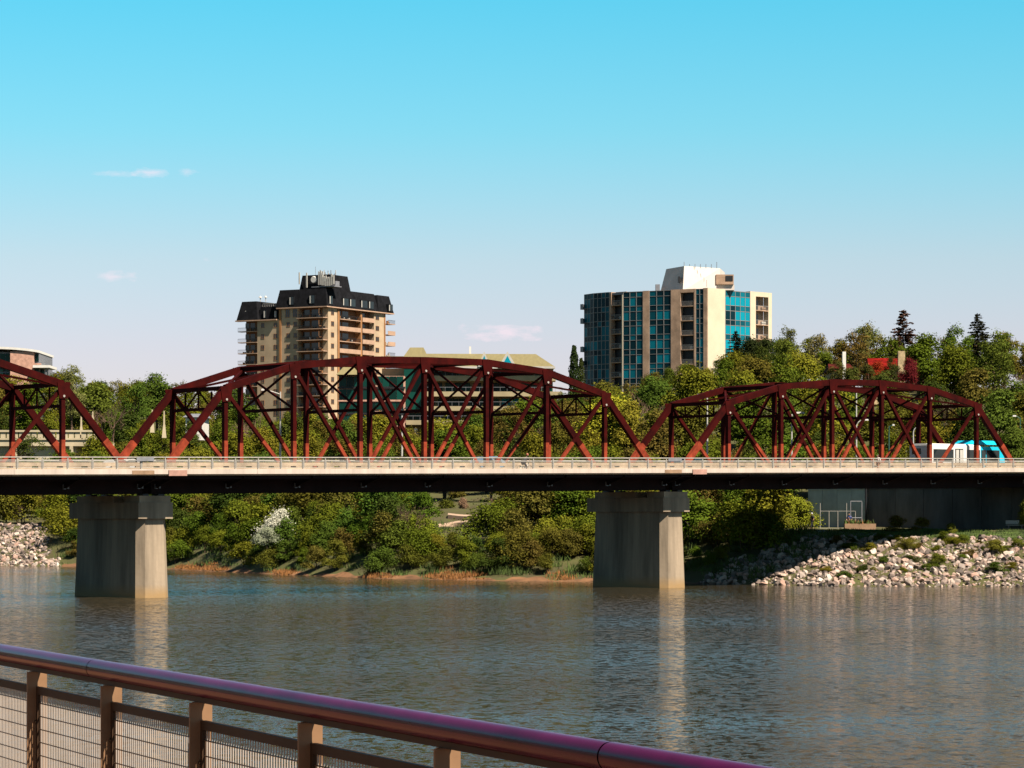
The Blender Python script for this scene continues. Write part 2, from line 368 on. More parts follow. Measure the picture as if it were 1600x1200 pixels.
# handrail in sections with a joint ring
def hand(u0, u1):
    m_ = MB(); m_.cyl(rl(u0, 0, ZR), rl(u1, 0, ZR), .0355, n=40, cap=False); return m_.build('handrail_tube', FM['hand'], rail, True, O)
def u_at(px):    # rail parameter whose picture column is px
    k = (px - 800) / F; return (k * RA.y - RA.x) / (RD.x - k * RD.y)
J = [-8, u_at(149), u_at(955), 11.5]
for a, b in zip(J[:-1], J[1:]):
    o = hand(a + .004, b - .004)
for j in J[1:3]:
    m_ = MB(); m_.cyl(rl(j - .004, 0, ZR), rl(j + .004, 0, ZR), .0325, n=32, cap=False); m_.build('joint_ring', FM['hand'], rail, True, O)
m_ = MB(); rbox(m_, -8, 11.5, -.012, .012, ZR - .052, ZR - .034); m_.build('saddle_strip', FM['brown'], rail, off=O)
for k in range(-6, 10):
    u = SP * k + .050
    m_ = MB(); rbox(m_, u - .006, u + .006, .004, .046, zw, ZR - .052)
    rbox(m_, u - .04, u + .04, -.05, .05, zw, zw + .012); m_.build('post_plate', FM['tan'], rail, off=O)
    m_ = MB(); rbox(m_, u - .052, u - .040, -.046, .022, zw + .013, ZR - .052); m_.build('post_plate', FM['tan'], rail, off=O)
    m_ = MB(); z = ZR - .052 - .20; m_.cyl(rl(u + .006, .010, z), rl(u + .022, .010, z), .0085, n=10); m_.build('bolt', FM['brown'], rail, off=O)
zp1 = ZC - .669; zp0 = zw + .08
def panel_mesh():
    f_, w_, h_ = MB(), MB(), MB()
    u0, u1 = .012, SP - .030
    for (a, b, c, d_) in ((u0, u1, zp1 - .030, zp1), (u0, u1, zp0, zp0 + .03), (u0, u0 + .022, zp0 + .03, zp1 - .03), (u1 - .022, u1, zp0 + .03, zp1 - .03)):
        rbox(f_, a, b, -.010, .012, c, d_)
    k = u0 + .022 + .012
    while k < u1 - .022:
        w_.cyl(rl(k, 0, zp0 + .03), rl(k, 0, zp1 - .03), .0026, n=6, cap=False); k += .0255
    z = zp1 - .03 - .035
    while z > zp0 + .03:
        h_.cyl(rl(u0 + .02, .0045, z), rl(u1 - .02, .0045, z), .0026, n=6, cap=False); z -= .052
    for m_ in (f_, w_, h_): m_.v = [(a - O.x, b - O.y, c - O.z) for a, b, c in m_.v]
    return f_.mesh('panel_frame', FM['brown']), w_.mesh('mesh_wires', FM['wire'], True), h_.mesh('cross_wires', FM['wire_dark'], True)
fm, wm, hm = panel_mesh()
for k in range(-6, 9):
    off = RD * (SP * k + .050)
    o = link('panel_frame', fm, rail, off)
    link('mesh_wires', wm, o); link('cross_wires', hm, o)

# ------------------------------------------------------------------ the bridge
def broot(name, label, cat, sc, group=None):
    x, y = bp(sc, 0); return thing(name, label, cat, (x, y, deck(sc)), BTH, group)
ZCUT = 2.4
def truss_span(label, s0, n, hts, xpan, portal_l=True, portal_r=True):
    L = 7.0 * n; sc = s0 + L / 2
    root = broot('truss_span', label, 'truss', sc, 'red steel truss spans of the bridge')
    def pt(i, t, h): s = s0 + 7.0 * i - sc; return Vector((s, t, SLOPE * s + h))
    ZB = -1.15
    mats = [M['red'], M['red_low']]
    T = (0, 1, 0)
    def member(name, a, b, w, h):     # a is the lower end
        z0 = a.z - SLOPE * a.x; z1 = b.z - SLOPE * b.x
        mb = MB()
        if z0 < ZCUT < z1: mb.beam(a, b, w, h, T, 1, [((ZCUT - z0) / (z1 - z0), 0)])
        else: mb.beam(a, b, w, h, T, 0)
        return mb.build(name, mats, root)
    for t, g in ((0.0, -1), (BW, 1)):
        for i in range(1, n):
            member('vertical_post', pt(i, t, ZB), pt(i, t, hts[i] - .34), .40, .36)
            mb = MB(); c = pt(i, t + g * .245, hts[i])           # gusset plate on the outer face
            sl = (hts[min(i + 1, n - 1)] - hts[max(i - 1, 1)]) / 14.0
            w0, w1 = .62, .40
            mb.hexa([(c.x - w1, c.y - .03, c.z - 1.15), (c.x + w1, c.y - .03, c.z - 1.15), (c.x + w1, c.y + .03, c.z - 1.15), (c.x - w1, c.y + .03, c.z - 1.15),
                     (c.x - w0, c.y - .03, c.z + .26 - w0 * .9 * abs(sl)), (c.x + w0, c.y - .03, c.z + .26 - w0 * .9 * abs(sl)), (c.x + w0, c.y + .03, c.z + .26 - w0 * .9 * abs(sl)), (c.x - w0, c.y + .03, c.z + .26 - w0 * .9 * abs(sl))])
            gp = mb.build('gusset_plate', M['red'], root)
            mb = MB(); mb.cyl(c + Vector((0, g * .03, -.95)), c + Vector((0, g * .09, -.95)), .10, n=8); mb.build('pin', M['steel'], gp)
        for i in range(1, n - 1):
            mb = MB(); mb.beam(pt(i, t, hts[i]), pt(i + 1, t, hts[i + 1]), .43, .58, T); mb.build('top_chord', M['red'], root)
        member('end_post', pt(0, t, ZB), pt(1, t, hts[1]), .43, .56)
        member('end_post', pt(n, t, ZB), pt(n - 1, t, hts[n - 1]), .43, .56)
        for i in range(1, n - 1):
            if i + 1 <= n // 2 or (i, 1) in xpan: member('diagonal', pt(i + 1, t, ZB), pt(i, t, hts[i] - .2), .30, .30)
            if i >= (n + 1) // 2 or (i, -1) in xpan: member('diagonal', pt(i, t + .02, ZB), pt(i + 1, t + .02, hts[i + 1] - .2), .26, .27)
        mb = MB(); mb.beam(pt(0, t, -1.3) - Vector((.4, 0, 0)), pt(n, t, -1.3) + Vector((.4, 0, 0)), .46, 1.45, T); mb.build('bottom_chord', M['girder'], root)
    # sway frames and top bracing between the two trusses
    for i in range(1, n):
        mb = MB(); mb.beam(pt(i, .22, hts[i] + .02), pt(i, BW - .22, hts[i] + .02), .34, .34); mb.build('top_strut', M['red'], root)
        zl = 5.15
        mb = MB(); mb.beam(pt(i, .2, zl), pt(i, BW - .2, zl), .24, .26); mb.build('sway_strut', M['red'], root)
        a = hts[i] - .2
        if i in (1, n - 1):
            mb = MB()
            for k in range(1, 4): mb.beam(pt(i, BW * k / 4, zl + .13), pt(i, BW * k / 4, a), .12, .12, (1, 0, 0))
            for k in range(4):
                z0, z1 = (zl + .13, a) if k % 2 else (a, zl + .13)
                mb.beam(pt(i, BW * k / 4 + .1, z0), pt(i, BW * (k + 1) / 4 - .1, z1), .12, .12, (1, 0, 0))
            mb.build('portal_lattice', M['red'], root)
        else:
            m2 = BW / 2
            mb = MB(); mb.beam(pt(i, .2, zl + .1), pt(i, BW - .2, a), .16, .16, (1, 0, 0)); mb.build('sway_brace', M['red'], root)
            mb = MB(); mb.beam(pt(i, .2, a), pt(i, BW - .2, zl + .1), .15, .15, (1, 0, 0)); mb.build('sway_brace', M['red'], root)
    for i in range(1, n - 1):
        mb = MB(); mb.beam(pt(i, .25, hts[i] - .12), pt(i + 1, BW - .25, hts[i + 1] - .12), .2, .2); mb.build('lateral_brace', M['red'], root)
        mb = MB(); mb.beam(pt(i, BW - .25, hts[i] - .1), pt(i + 1, .25, hts[i + 1] - .1), .18, .18); mb.build('lateral_brace', M['red'], root)
    # floor beams below the deck with cantilever brackets for the footways
    for i in range(0, n + 1):
        mb = MB(); x = pt(i, 0, 0).x; z = SLOPE * x
        mb.box(x - .18, x + .18, .24, BW - .24, z - 1.55, z - .75)
        mb.hexa([(x - .1, -3.05, z - .80), (x + .1, -3.05, z - .80), (x + .1, -.24, z - 1.6), (x - .1, -.24, z - 1.6), (x - .1, -3.05, z - .57), (x + .1, -3.05, z - .57), (x + .1, -.24, z - .57), (x - .1, -.24, z - .57)])
        fb = mb.build('floor_beam', M['girder'], root)
        mb = MB(); mb.box(x - .12, x + .12, -.42, -.24, z - 1.62, z - 1.2); mb.box(x + .2, x + .36, -.5, -.24, z - 1.58, z - 1.35)
        mb.build('bracket_shoe', M['grey'], fb)
    return root
H1 = [0, 6.82, 8.85, 9.54, 9.63, 9.58, 8.85, 6.88, 0]
H2 = [0, 6.32, 7.98, 8.56, 8.58, 8.08, 6.50, 0]
truss_span('large red truss span in the middle between the two concrete piers', -28.0, 8, H1, {(3, 1), (3, -1), (4, 1), (4, -1)})
truss_span('smaller red truss span running from the right pier to the right bank, bus inside', 29.662, 7, H2, {(2, -1), (3, 1), (3, -1), (4, 1), (2, 1), (4, -1)})
truss_span('red truss span cut off by the left picture edge, in front of the white bridge', -28.0 - 56 - BGAP, 8, H1, {(3, 1), (3, -1), (4, 1), (4, -1)})

dk = broot('bridge_deck', 'pale concrete bridge deck with footway and road carried through the red trusses', 'bridge deck', 0)
SA, SB = -62.0, 120.0
def sbox(mb, s0, s1, t0, t1, h0, h1, m=0):
    c = [(s, t, SLOPE * s + h) for h in (h0, h1) for (s, t) in ((s0, t0), (s1, t0), (s1, t1), (s0, t1))]
    mb.hexa(c, m)
def dpart(name, boxes, m, parent=dk):
    mb = MB()
    for b in boxes: sbox(mb, *b)
    return mb.build(name, m, parent)
TE = -3.42
dpart('road_slab', [(SA, SB, .30, BW - .30, -.74, -.42)], M['asphalt'])
dpart('footway_slab', [(SA, SB, TE + .3, -.26, -.56, -.42)], M['barrier'])
dpart('footway_slab', [(SA, SB, BW + .26, BW + 3.2, -.72, -.42)], M['barrier'])
PIERS = (-28.83, 28.83)
# edge beam cast in lengths; tan length and pink outlet box beside each pier
marks = []
for c in PIERS: marks += [(c - 3.35, c - 1.25)]
cur = SA; segs = []
joints = [-42.97, -20.0, -4.0, 12.0, 26.2, 30.0, 44.0, 60.0, 76.0, 92.0, SB]
k = 0
for j in joints:
    segs.append((cur, j - .02)); cur = j
for a, b in segs:
    dpart('edge_beam', [(a, b, TE, TE + .2, -.44, -.02)], M['deck'])
for c in PIERS:
    dpart('patched_slab', [(c - 3.35, c - 1.25, TE - .025, TE - .003, -.46, -.14)], M['tan'])
    dpart('outlet_box', [(c + .1, c + 1.85, TE - .10, TE - .003, -.58, -.12)], M['pink'])
    dpart('dark_sign_board', [(c - 2.95, c - 1.3, TE - .06, TE - .005 - .02, .62, .95)], M['grey'])
# concrete barrier between footway and road
dpart('barrier_kerb', [(SA, SB, -.62, -.34, -.415, .10)], M['barrier'])
dpart('barrier_rail', [(SA, SB, -.60, -.36, .26, .56)], M['barrier'])
s = SA
while s < SB:
    dpart('barrier_post', [(s, s + 1.7, -.58, -.38, .105, .255)], M['barrier']); s += 2.28
dpart('barrier_kerb', [(SA, SB, BW + .34, BW + .62, -.415, -.05)], M['barrier'])
dpart('far_railing', [(SA, SB, BW + 3.1, BW + 3.16, .85, .95)], M['steel'])
# stringers below
for t in (1.4, 3.2, 5.0, 6.8): dpart('stringer', [(SA, SB, t - .1, t + .1, -1.3, -.75)], M['girder'])
for t in (-2.8, -1.6): dpart('stringer', [(SA, SB, t - .06, t + .06, -.85 if t < -2 else -1.0, -.575)], M['girder'])
# outer footway railing
rr = broot('bridge_railing', 'pale steel railing with framed panels along the near edge of the bridge', 'railing', 0)
pm = MB(); pm.box(-.04, .04, -.05, .05, -.02, .97); pm.box(-.07, .07, -.08, .08, -.018, .01); pme = pm.mesh('railing_post', M['steel'])
pf = MB(); LP = 2.28 - .16
for (a, b, c, d_) in ((0, LP, .60, .655), (0, LP, .08, .12), (0, .04, .12, .60), (LP - .04, LP, .12, .60)): pf.box(a, b, -.02, .02, c, d_)
for k in range(1, 20): pf.box(LP * k / 20 - .007, LP * k / 20 + .007, -.008, .008, .12, .60)
pfe = pf.mesh('infill_panel', M['steel'])
s = -60.9
while s < 100:
    link('railing_post', pme, rr, (s, TE + .1, SLOPE * s))
    o = link('infill_panel', pfe, rr, (s + .08, TE + .1, SLOPE * (s + 1.1))); s += 2.28
dpart('top_rail', [(-61, 100, TE + .02, TE + .16, .90, .985)], M['steel'], rr)
dpart('top_rail', [(-61, 100, TE + .07, TE + .12, .70, .74)], M['steel'], rr)

# piers
def pier(label, sc, lo):
    x, y = bp(sc, 0); r = thing('bridge_pier', label, 'bridge pier', (x, y, 0), BTH, 'concrete bridge piers')
    dz = SLOPE * (sc + 28.8)
    zt, zb = ZC + .07 + dz, ZC + 1.42 + dz
    def foot(hw, t0, t1, ch, bw=None):
        return [(-hw, t0 + ch), (-hw + ch, t0), (hw - ch, t0), (hw, t0 + ch), (hw, t1 - ch), (hw - ch, t1), (-hw + ch, t1), (-hw, t1 - ch)]
    mb = MB(); mb.prism(foot(1.72, -.95, 10.4, .62), -5, zt, 0, foot(1.42, -.5, 9.9, .56)); mb.build('pier_stem', M['pier'], r)
    mb = MB(); mb.box(-1.66, 1.66, -.78, 10.4, zt + .002, zb); mb.build('pier_cap', M['pier'], r)
    gz = deck(sc) - 2.03
    for t0, t1 in ((-.68, 1.7), (3.5, 9.4)):
        mb = MB(); mb.box(-1.5, 1.5, t0, t1, zb + .002, zb + .55); pd = mb.build('pedestal', M['conc'], r)
        tt = 0 if t0 < 1 else BW
        for q_ in (-.75, .75):
            mb = MB(); mb.box(q_ - .3, q_ + .3, tt - .45, tt + .45, zb + .552, gz - .01); mb.build('bearing', M['dark'], pd)
    return r
pier('concrete bridge pier on the left, below the left end of the middle truss', -28.3, 0)
pier('concrete bridge pier right of centre, below the right end of the middle truss', 29.3, 0)

# abutment wall and grey panel wall on the right bank
def wall_at(name, label, t0, t1, z0, z1, m, joints, off=0.0):
    x, y = bp(S_WALL, t0); r = thing(name, label, 'wall', (x, y, 0), BTH)
    t = 0.0; k = 0; L = t1 - t0; n = joints
    for i in range(n):
        a = L * i / n; b = L * (i + 1) / n
        mb = MB(); mb.box(off + .004 * (i % 2), .5, a + .025, b - .025, z0, z1); mb.build('wall_panel', m, r)
    mb = MB(); mb.box(off + .12, .7, 0, L, z0, z1 - .05); mb.build('wall_core', m, r)
    mb = MB(); mb.box(off - .12, .62, 0, L, z1 + .003, z1 + .28); mb.build('coping', m, r)
    return r
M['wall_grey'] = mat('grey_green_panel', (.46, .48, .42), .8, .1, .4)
M['wall_dark'] = mat('dark_streaked_concrete', (.13, .115, .10), .9, .25, .35, stretch=(1, 1, .3))  # darker than the panel wall beside it, with vertical streaks
wall_at('abutment_wall', 'dark streaked concrete abutment wall under the right bridge end', -14, 24.5, 4.5, 9.85, M['wall_dark'], 9)
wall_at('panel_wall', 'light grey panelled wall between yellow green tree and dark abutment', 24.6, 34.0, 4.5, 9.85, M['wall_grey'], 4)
x, y = bp(S_WALL - .35, 24.4); mb = MB(); mb.cyl((x, y, 4.6), (x, y, 10.6), .12, n=8); tag(mb.build('drain_pipe', M['dark']), 'dark drain pipe standing where the light and dark walls meet', 'pipe')
# small fence gate of white tube before the panel wall
pg = P(1336, 826, 331); pg.z = 5.2
g = thing('tube_gate', 'white tubular frame standing before the light grey wall', 'gate', pg)
for (a, b) in (((-.5, 0, 0), (-.5, 0, 3.3)), ((-.5, 0, 3.28), (.75, 0, 3.28)), ((-.5, 0, 1.45), (.75, 0, 1.45)), ((.75, 0, 0), (.75, 0, 3.25))):
    mb = MB(); mb.cyl(a, b, .055, n=6); mb.build('tube', M['grey'], g)
g = thing('wire_fence', 'thin grey post and wire fence before the light grey wall', 'fence', P(1290, 826, 332))
g.location.z = 5.2
for k in range(5):
    mb = MB(); mb.cyl((k * .98 - .6, 0, 0), (k * .98 - .6, 0, 3.1 if k in (0, 3) else 2.2), .035, n=6); mb.build('fence_post', M['steel'], g)
for z in (1.0, 2.9):
    mb = MB(); mb.cyl((-.6, 0, z - .7), (3.3, 0, z - .7), .02, n=5); mb.build('fence_rail', M['steel'], g)
g = thing('planter_box', 'brown planter wall with orange flowers below the white tube frame', 'planter', P(1345, 832, 326)); g.location.z = tz(g.location.x, g.location.y) - .2
mb = MB(); mb.box(-1.8, 1.6, -.5, .5, 0, .85); mb.build('box', M['tan'], g)
mb = MB()
for k in range(160):
    a = Vector((random.uniform(-1.7, 1.5), random.uniform(-.45, .45), .85)); d_ = Vector((random.uniform(-.25, .25), random.uniform(-.2, .2), random.uniform(.25, .6)))
    w = Vector((random.uniform(-.12, .12), random.uniform(-.12, .12), 0)); n0 = len(mb.v); mb.v += [tuple(a - w), tuple(a + w), tuple(a + d_)]; mb.f.append((n0, n0 + 1, n0 + 2)); mb.m.append(0 if k % 4 else 1)
o = mb.build('flowers', [M['grass'], M['drygrass']], g); o['kind'] = 'stuff'
g = thing('park_bench', 'pale bench on the lawn at the right picture edge under the bridge', 'bench', P(1586, 829, 316)); g.location.z = tz(g.location.x, g.location.y) + .02
mb = MB(); mb.box(-.95, .95, -.25, .25, .46, .54); mb.build('seat', M['white'], g)
mb = MB(); mb.box(-.95, .95, .22, .28, .62, 1.0); mb.build('backrest', M['white'], g)
for xx in (-.7, .7):
    mb = MB(); mb.box(xx - .06, xx + .06, -.2, .27, 0, .455); mb.build('leg', M['grey'], g)

# ------------------------------------------------------------------ buildings
class Facade:
    # A,B ground points left to right as seen from the river
    def __init__(s, A, B):
        s.A = Vector((A[0], A[1], 0)); s.B = Vector((B[0], B[1], 0)); s.L = (s.B - s.A).length; s.e = (s.B - s.A) / s.L; s.n = Vector((s.e.y, -s.e.x, 0))
    def u(s, px):
        k = (px - 800) / F; return (k * s.A.y - s.A.x) / (s.e.x - k * s.e.y)
    def pt(s, u, d, z): return s.A + s.e * u + s.n * d + Vector((0, 0, z))
    def box(s, mb, u0, u1, d0, d1, z0, z1, m=0):
        mb.hexa([s.pt(u, d, z) for z in (z0, z1) for (u, d) in ((u0, d1), (u1, d1), (u1, d0), (u0, d0))], m)
    def z(s, u, py): return ZY(py, s.pt(u, 0, 0).y)

def build_rel(mb, name, m, parent):
    base = parent
    while base.parent: base = base.parent
    return mb.build(name, m, parent, off=base.location)

# ---- beige apartment tower with charcoal mansard
C = (-50.0, 800.0); e1 = Vector((.87, -.493)).normalized(); e2 = Vector((.493, .87)).normalized(); LT1, LT2 = 28.6, 33.0
A = (C[0] - LT1 * e1.x, C[1] - LT1 * e1.y); B = (C[0] + LT2 * e2.x, C[1] + LT2 * e2.y)
FL = Facade(A, C); FR = Facade(C, B)
tw = thing('apartment_tower', 'tall beige apartment tower with charcoal mansard roof and roof antennas', 'building', (C[0], C[1], 22))
FH = 3.0; EAVE = FL.z(20, 480); Z0 = 22.0
levels = [EAVE - FH * k for k in range(1, 13)]      # floor levels going down; level k has its window band above it
EAVE_L = EAVE - FH
# core, inset behind the balconies
def inset(u0, u1, d, v1):     # rectangle in plan: along left face u0..u1, from depth d behind it to v1
    p = [FL.pt(u0, -d, 0), FL.pt(u1, -d, 0), FL.pt(u1, -v1, 0), FL.pt(u0, -v1, 0)]; return [(q.x, q.y) for q in p]
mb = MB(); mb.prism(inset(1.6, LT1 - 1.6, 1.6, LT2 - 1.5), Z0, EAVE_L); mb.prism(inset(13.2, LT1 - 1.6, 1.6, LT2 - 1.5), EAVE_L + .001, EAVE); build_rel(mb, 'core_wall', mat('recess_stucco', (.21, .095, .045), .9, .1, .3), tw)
def strip(Fc, px0, px1, ztop, m, name='wall', d0=-1.7, d1=0.0):
    mb = MB(); Fc.box(mb, Fc.u(px0), Fc.u(px1), d0, d1, Z0, ztop); return build_rel(mb, name, m, tw)
strip(FL, 402, 436.4, EAVE_L, M['cream']); strip(FL, 436.6, 439.6, EAVE, M['orange'], 'pilaster', -1.7, .25); strip(FL, 439.8, 466, EAVE, M['cream'])
strip(FR, 512.5, 527, EAVE, M['cream']); strip(FR, 527.2, 529.6, EAVE, M['orange'], 'pilaster', -1.7, .2)
strip(FR, 584.5, 600, EAVE, M['cream']); strip(FR, 600.2, 602, EAVE, M['orange'], 'pilaster', -1.7, .1)
strip(FR, 563, 565.4, EAVE, M['orange'], 'pilaster', -1.7, .1)
def win(Fc, pxc, zlo, w=1.15, h=1.35, d=0.0, pm='glass_dark'):
    u = Fc.u(pxc); mb = MB()
    for (a, b, c, e) in ((-w / 2, -w / 2 + .1, 0, h), (w / 2 - .1, w / 2, 0, h), (-w / 2 + .1, w / 2 - .1, 0, .1), (-w / 2 + .1, w / 2 - .1, h - .1, h), (-.03, .03, .1, h - .1)):
        Fc.box(mb, u + a, u + b, d - .02, d + .05, zlo + c, zlo + e)
    o = build_rel(mb, 'window', M['orange'], tw)
    mb = MB(); Fc.box(mb, u - w / 2 + .1, u + w / 2 - .1, d - .06, d + .02, zlo + .1, zlo + h - .1); build_rel(mb, 'pane', M[pm], o); return o
def balcony(Fc, px0, px1, zf, out=0.3, wrap0=0.0, rail='slab', door=True, back=-1.6):
    u0, u1 = Fc.u(px0), Fc.u(px1); mb = MB(); Fc.box(mb, u0 - wrap0, u1, back, out, zf - .16, zf + .04)
    b = build_rel(mb, 'balcony', M['slab'], tw)
    mb = MB()
    if rail == 'solid': Fc.box(mb, u0, u1, out - .08, out, zf + .045, zf + 1.0)
    else:
        Fc.box(mb, u0 - wrap0, u1, out - .06, out, zf + .92, zf + 1.0)
        k = u0 - wrap0
        while k < u1: Fc.box(mb, k, k + .05, out - .05, out - .01, zf + .045, zf + .92); k += .32
        if wrap0: Fc.box(mb, u0 - wrap0, u0 - wrap0 + .06, back + 1.6, out - .06, zf + .92, zf + 1.0)
    build_rel(mb, 'balcony_railing', M['slab'] if rail == 'solid' else M['dark'], b)
    if door:
        w = (u1 - u0); mb = MB(); Fc.box(mb, u0 + w * .38, u0 + w * .66, back - .06, back + .05, zf + .06, zf + 2.35); build_rel(mb, 'balcony_door', M['glass_dark'], b)
        mb = MB(); Fc.box(mb, u0 + w * .06, u0 + w * .30, back - .06, back + .05, zf + .9, zf + 2.3); build_rel(mb, 'balcony_window', M['glass_dark'], b)
    # things kept on the balcony
    mb = MB(); k = u0 + .2
    while k < u1 - .7:
        if random.random() < .5:
            h = random.uniform(.35, .95); Fc.box(mb, k, k + random.uniform(.25, .6), back + .8, back + 1.25, zf + .05, zf + .05 + h, random.choice([0, 1, 2]))
        k += .75
    if mb.v: tag(build_rel(mb, 'balcony_furniture', [M['dark'], M['orange'], M['frame_white']], b), kind='stuff')
    return b
for k, zf in enumerate(levels):
    if k >= 1:
        balcony(FL, 377, 401.8, zf, .2, 1.0)
        for p_ in (410.5, 430.5): win(FL, p_, zf + .75)
    for p_ in (450.5, 461.5):
        if k >= 1: win(FL, p_, zf + .75)
    if k == 0:
        for p_ in (449.5, 461): win(FL, p_, zf + .3, 1.5, 2.3)
    balcony(FL, 466.2, 508.5, zf, 1.1, 0)
    win(FR, 519.5, zf + .75, 1.5, 1.4)
    balcony(FR, 529.8, 562.8, zf, .25, 0, 'solid' if k % 2 else 'bars')
    balcony(FR, 565.6, 584.3, zf, .25, 0, 'solid')
    win(FR, 589.5, zf + .75, 1.8, 1.4)
    balcony(FR, 602.2, 613.5, zf, .9, 0, 'solid' if k % 3 else 'bars')
    win(FR, 507.5, zf + .7, 1.2, 1.6, -1.55)
# mansard storeys
def mansard(u0, u1, d0, v1, z0, z1, slope=1.1, name='mansard_roof'):
    p = [FL.pt(u0, d0, 0), FL.pt(u1, d0, 0), FL.pt(u1, -v1, 0), FL.pt(u0, -v1, 0)]
    q = [FL.pt(u0 + slope, d0 - slope, 0), FL.pt(u1 - slope, d0 - slope, 0), FL.pt(u1 - slope, -v1 + slope, 0), FL.pt(u0 + slope, -v1 + slope, 0)]
    mb = MB(); mb.prism([(a.x, a.y) for a in p], z0, z1, 0, [(a.x, a.y) for a in q]); return build_rel(mb, name, M['black_roof'], tw)
uL = lambda p_: FL.u(p_)
mansard(uL(371), uL(404), .5, 12, EAVE_L + .02, FL.z(3, 471))
mansard(uL(402), uL(434), -.6, 12, EAVE_L + .02, FL.z(8, 479), .4)
mansard(uL(432), LT1 + .7, .6, LT2 - 7.5, EAVE + .02, FL.z(20, 452), .9)
mansard(14.5, LT1 + .5, -(LT2 - 7.2), LT2 + .9, EAVE + .02, FR.z(30, 462), 1.0)
mansard(uL(427), uL(440), -2.5, 12, FL.z(12, 478), FL.z(12, 458), 1.8)
for u0, u1 in ((0, 0),):
    mb = MB(); FL.box(mb, uL(371) - .3, uL(434), -1.0, .75, EAVE_L - .30, EAVE_L); FL.box(mb, uL(434), LT1 + .9, -1.0, .8, EAVE - .28, EAVE); FR.box(mb, -.6, LT2 + .7, -1.0, .8, EAVE - .28, EAVE - .003); build_rel(mb, 'eave', M['slab'], tw)
for (Fc, p_, zz, w, h, dd) in ((FL, 387.5, EAVE_L + .5, 2.4, 2.3, -.35), (FL, 412, EAVE_L + .4, 1.0, 2.2, -.75), (FL, 429, EAVE_L + .4, 1.0, 2.0, -.75), (FL, 457, EAVE + .6, 1.6, 2.3, .3), (FL, 489, EAVE + .7, 1.8, 2.4, .3), (FR, 514, EAVE + .5, 1.8, 2.4, .4),
                             (FR, 537, EAVE + .5, 3.0, 2.2, .4), (FR, 548, EAVE + .5, 3.0, 2.2, .4), (FR, 566, EAVE + .5, 3.4, 2.2, .4), (FR, 577, EAVE + .5, 2.6, 2.2, .4), (FR, 606, EAVE + .4, 2.2, 2.0, .7)):
    u = Fc.u(p_); mb = MB(); Fc.box(mb, u - w / 2, u + w / 2, -1.2, dd + .25, zz, zz + h); o = build_rel(mb, 'dormer', M['black_roof'], tw)
    mb = MB(); Fc.box(mb, u - w / 2 + .12, u + w / 2 - .12, dd + .2, dd + .28, zz + .12, zz + h - .12); build_rel(mb, 'pane', M['glass_dark'], o)
    mb = MB(); Fc.box(mb, u - w / 2 + .2, u - w / 2 + .55, dd + .27, dd + .33, zz + .2, zz + h - .2); build_rel(mb, 'curtain', M['frame_white'], o)
zt = FL.z(20, 452)
# lift house with antennas
up0, up1 = uL(460), uL(505)
mb = MB(); p = [FL.pt(up0 - .4, -3, 0), FL.pt(up1 + .4, -3, 0), FL.pt(up1 + .4, -13, 0), FL.pt(up0 - .4, -13, 0)]; q = [FL.pt(up0 + .2, -3.6, 0), FL.pt(up1 - .2, -3.6, 0), FL.pt(up1 - .2, -12.4, 0), FL.pt(up0 + .2, -12.4, 0)]
mb.prism([(a.x, a.y) for a in p], zt, zt + 4.0, 0, [(a.x, a.y) for a in q]); build_rel(mb, 'lift_house', M['black_roof'], tw)
mb = MB(); c = FL.pt(uL(481), -2.9, zt + 2.7); mb.cyl(c, c + FL.n * .25, .95, .80, n=18); build_rel(mb, 'dish_antenna', M['white'], tw)
for p_, z0_, h_ in ((459.5, 1.6, 3.2), (471, .6, 4.0), (490, 1.2, 3.6), (493, 1.2, 3.8), (496, 1.4, 3.4), (499.5, 1.0, 2.6), (502.5, .8, 2.8), (505, .8, 2.4), (508, .6, 2.8), (511, .6, 2.4), (514, .6, 2.4), (517, .8, 3.0), (520, 1.0, 2.4)):
    u = uL(p_); mb = MB(); FL.box(mb, u - .17, u + .17, -3.0 + (.3 if p_ < 500 else 2.5), -2.75 + (.3 if p_ < 500 else 2.5), zt + z0_, zt + z0_ + h_); build_rel(mb, 'panel_antenna', M['frame_white'], tw)
for k in range(14):
    c = FL.pt(uL(478 + k * 1.6), -5 - random.random() * 4, zt + 4.0); mb = MB(); mb.cyl(c, c + Vector((0, 0, random.uniform(.5, 1.8))), .11, n=5); build_rel(mb, 'roof_mast', M['grey'] if k % 2 else M['frame_white'], tw)
mb = MB(); c = FL.pt(uL(477), -5, zt + 4); mb.cyl(c, c + Vector((0, 0, 2.4)), .05, n=5); build_rel(mb, 'roof_mast', M['grey'], tw)
mb = MB(); FL.box(mb, uL(485), uL(521), -4.0, -.5, zt + .35, zt + .6); FL.box(mb, uL(503), uL(521), -3.0, -1.0, zt + .6, zt + 1.9); build_rel(mb, 'antenna_platform', M['grey'], tw)
uq = FR.u(541); mb = MB(); a = [FR.pt(uq, -3, zt - .3), FR.pt(uq + 6.5, -3, zt - .9), FR.pt(uq + 4.5, -7, zt + 1.5), FR.pt(uq - 2.5, -7, zt + 1.9)]
mb.hexa([x_ - Vector((0, 0, .15)) for x_ in a] + a); build_rel(mb, 'solar_panel', mat('solar_panel', (.02, .035, .06), .3, .1, 1), tw)
for p_ in (397, 405.5):
    c = FL.pt(uL(p_), -3, FL.z(5, 471)); mb = MB(); mb.cyl(c, c + Vector((0, 0, 1.2)), .12, n=6); mb.cyl(c + Vector((0, 0, 1.2)), c + Vector((0, 0, 1.7)), .5, .12, n=8); build_rel(mb, 'roof_vent', M['frame_white'], tw)
mb = MB(); FL.box(mb, uL(405), uL(432), -1.7, -1.62, FL.z(8, 479) + .8, FL.z(8, 479) + .9)
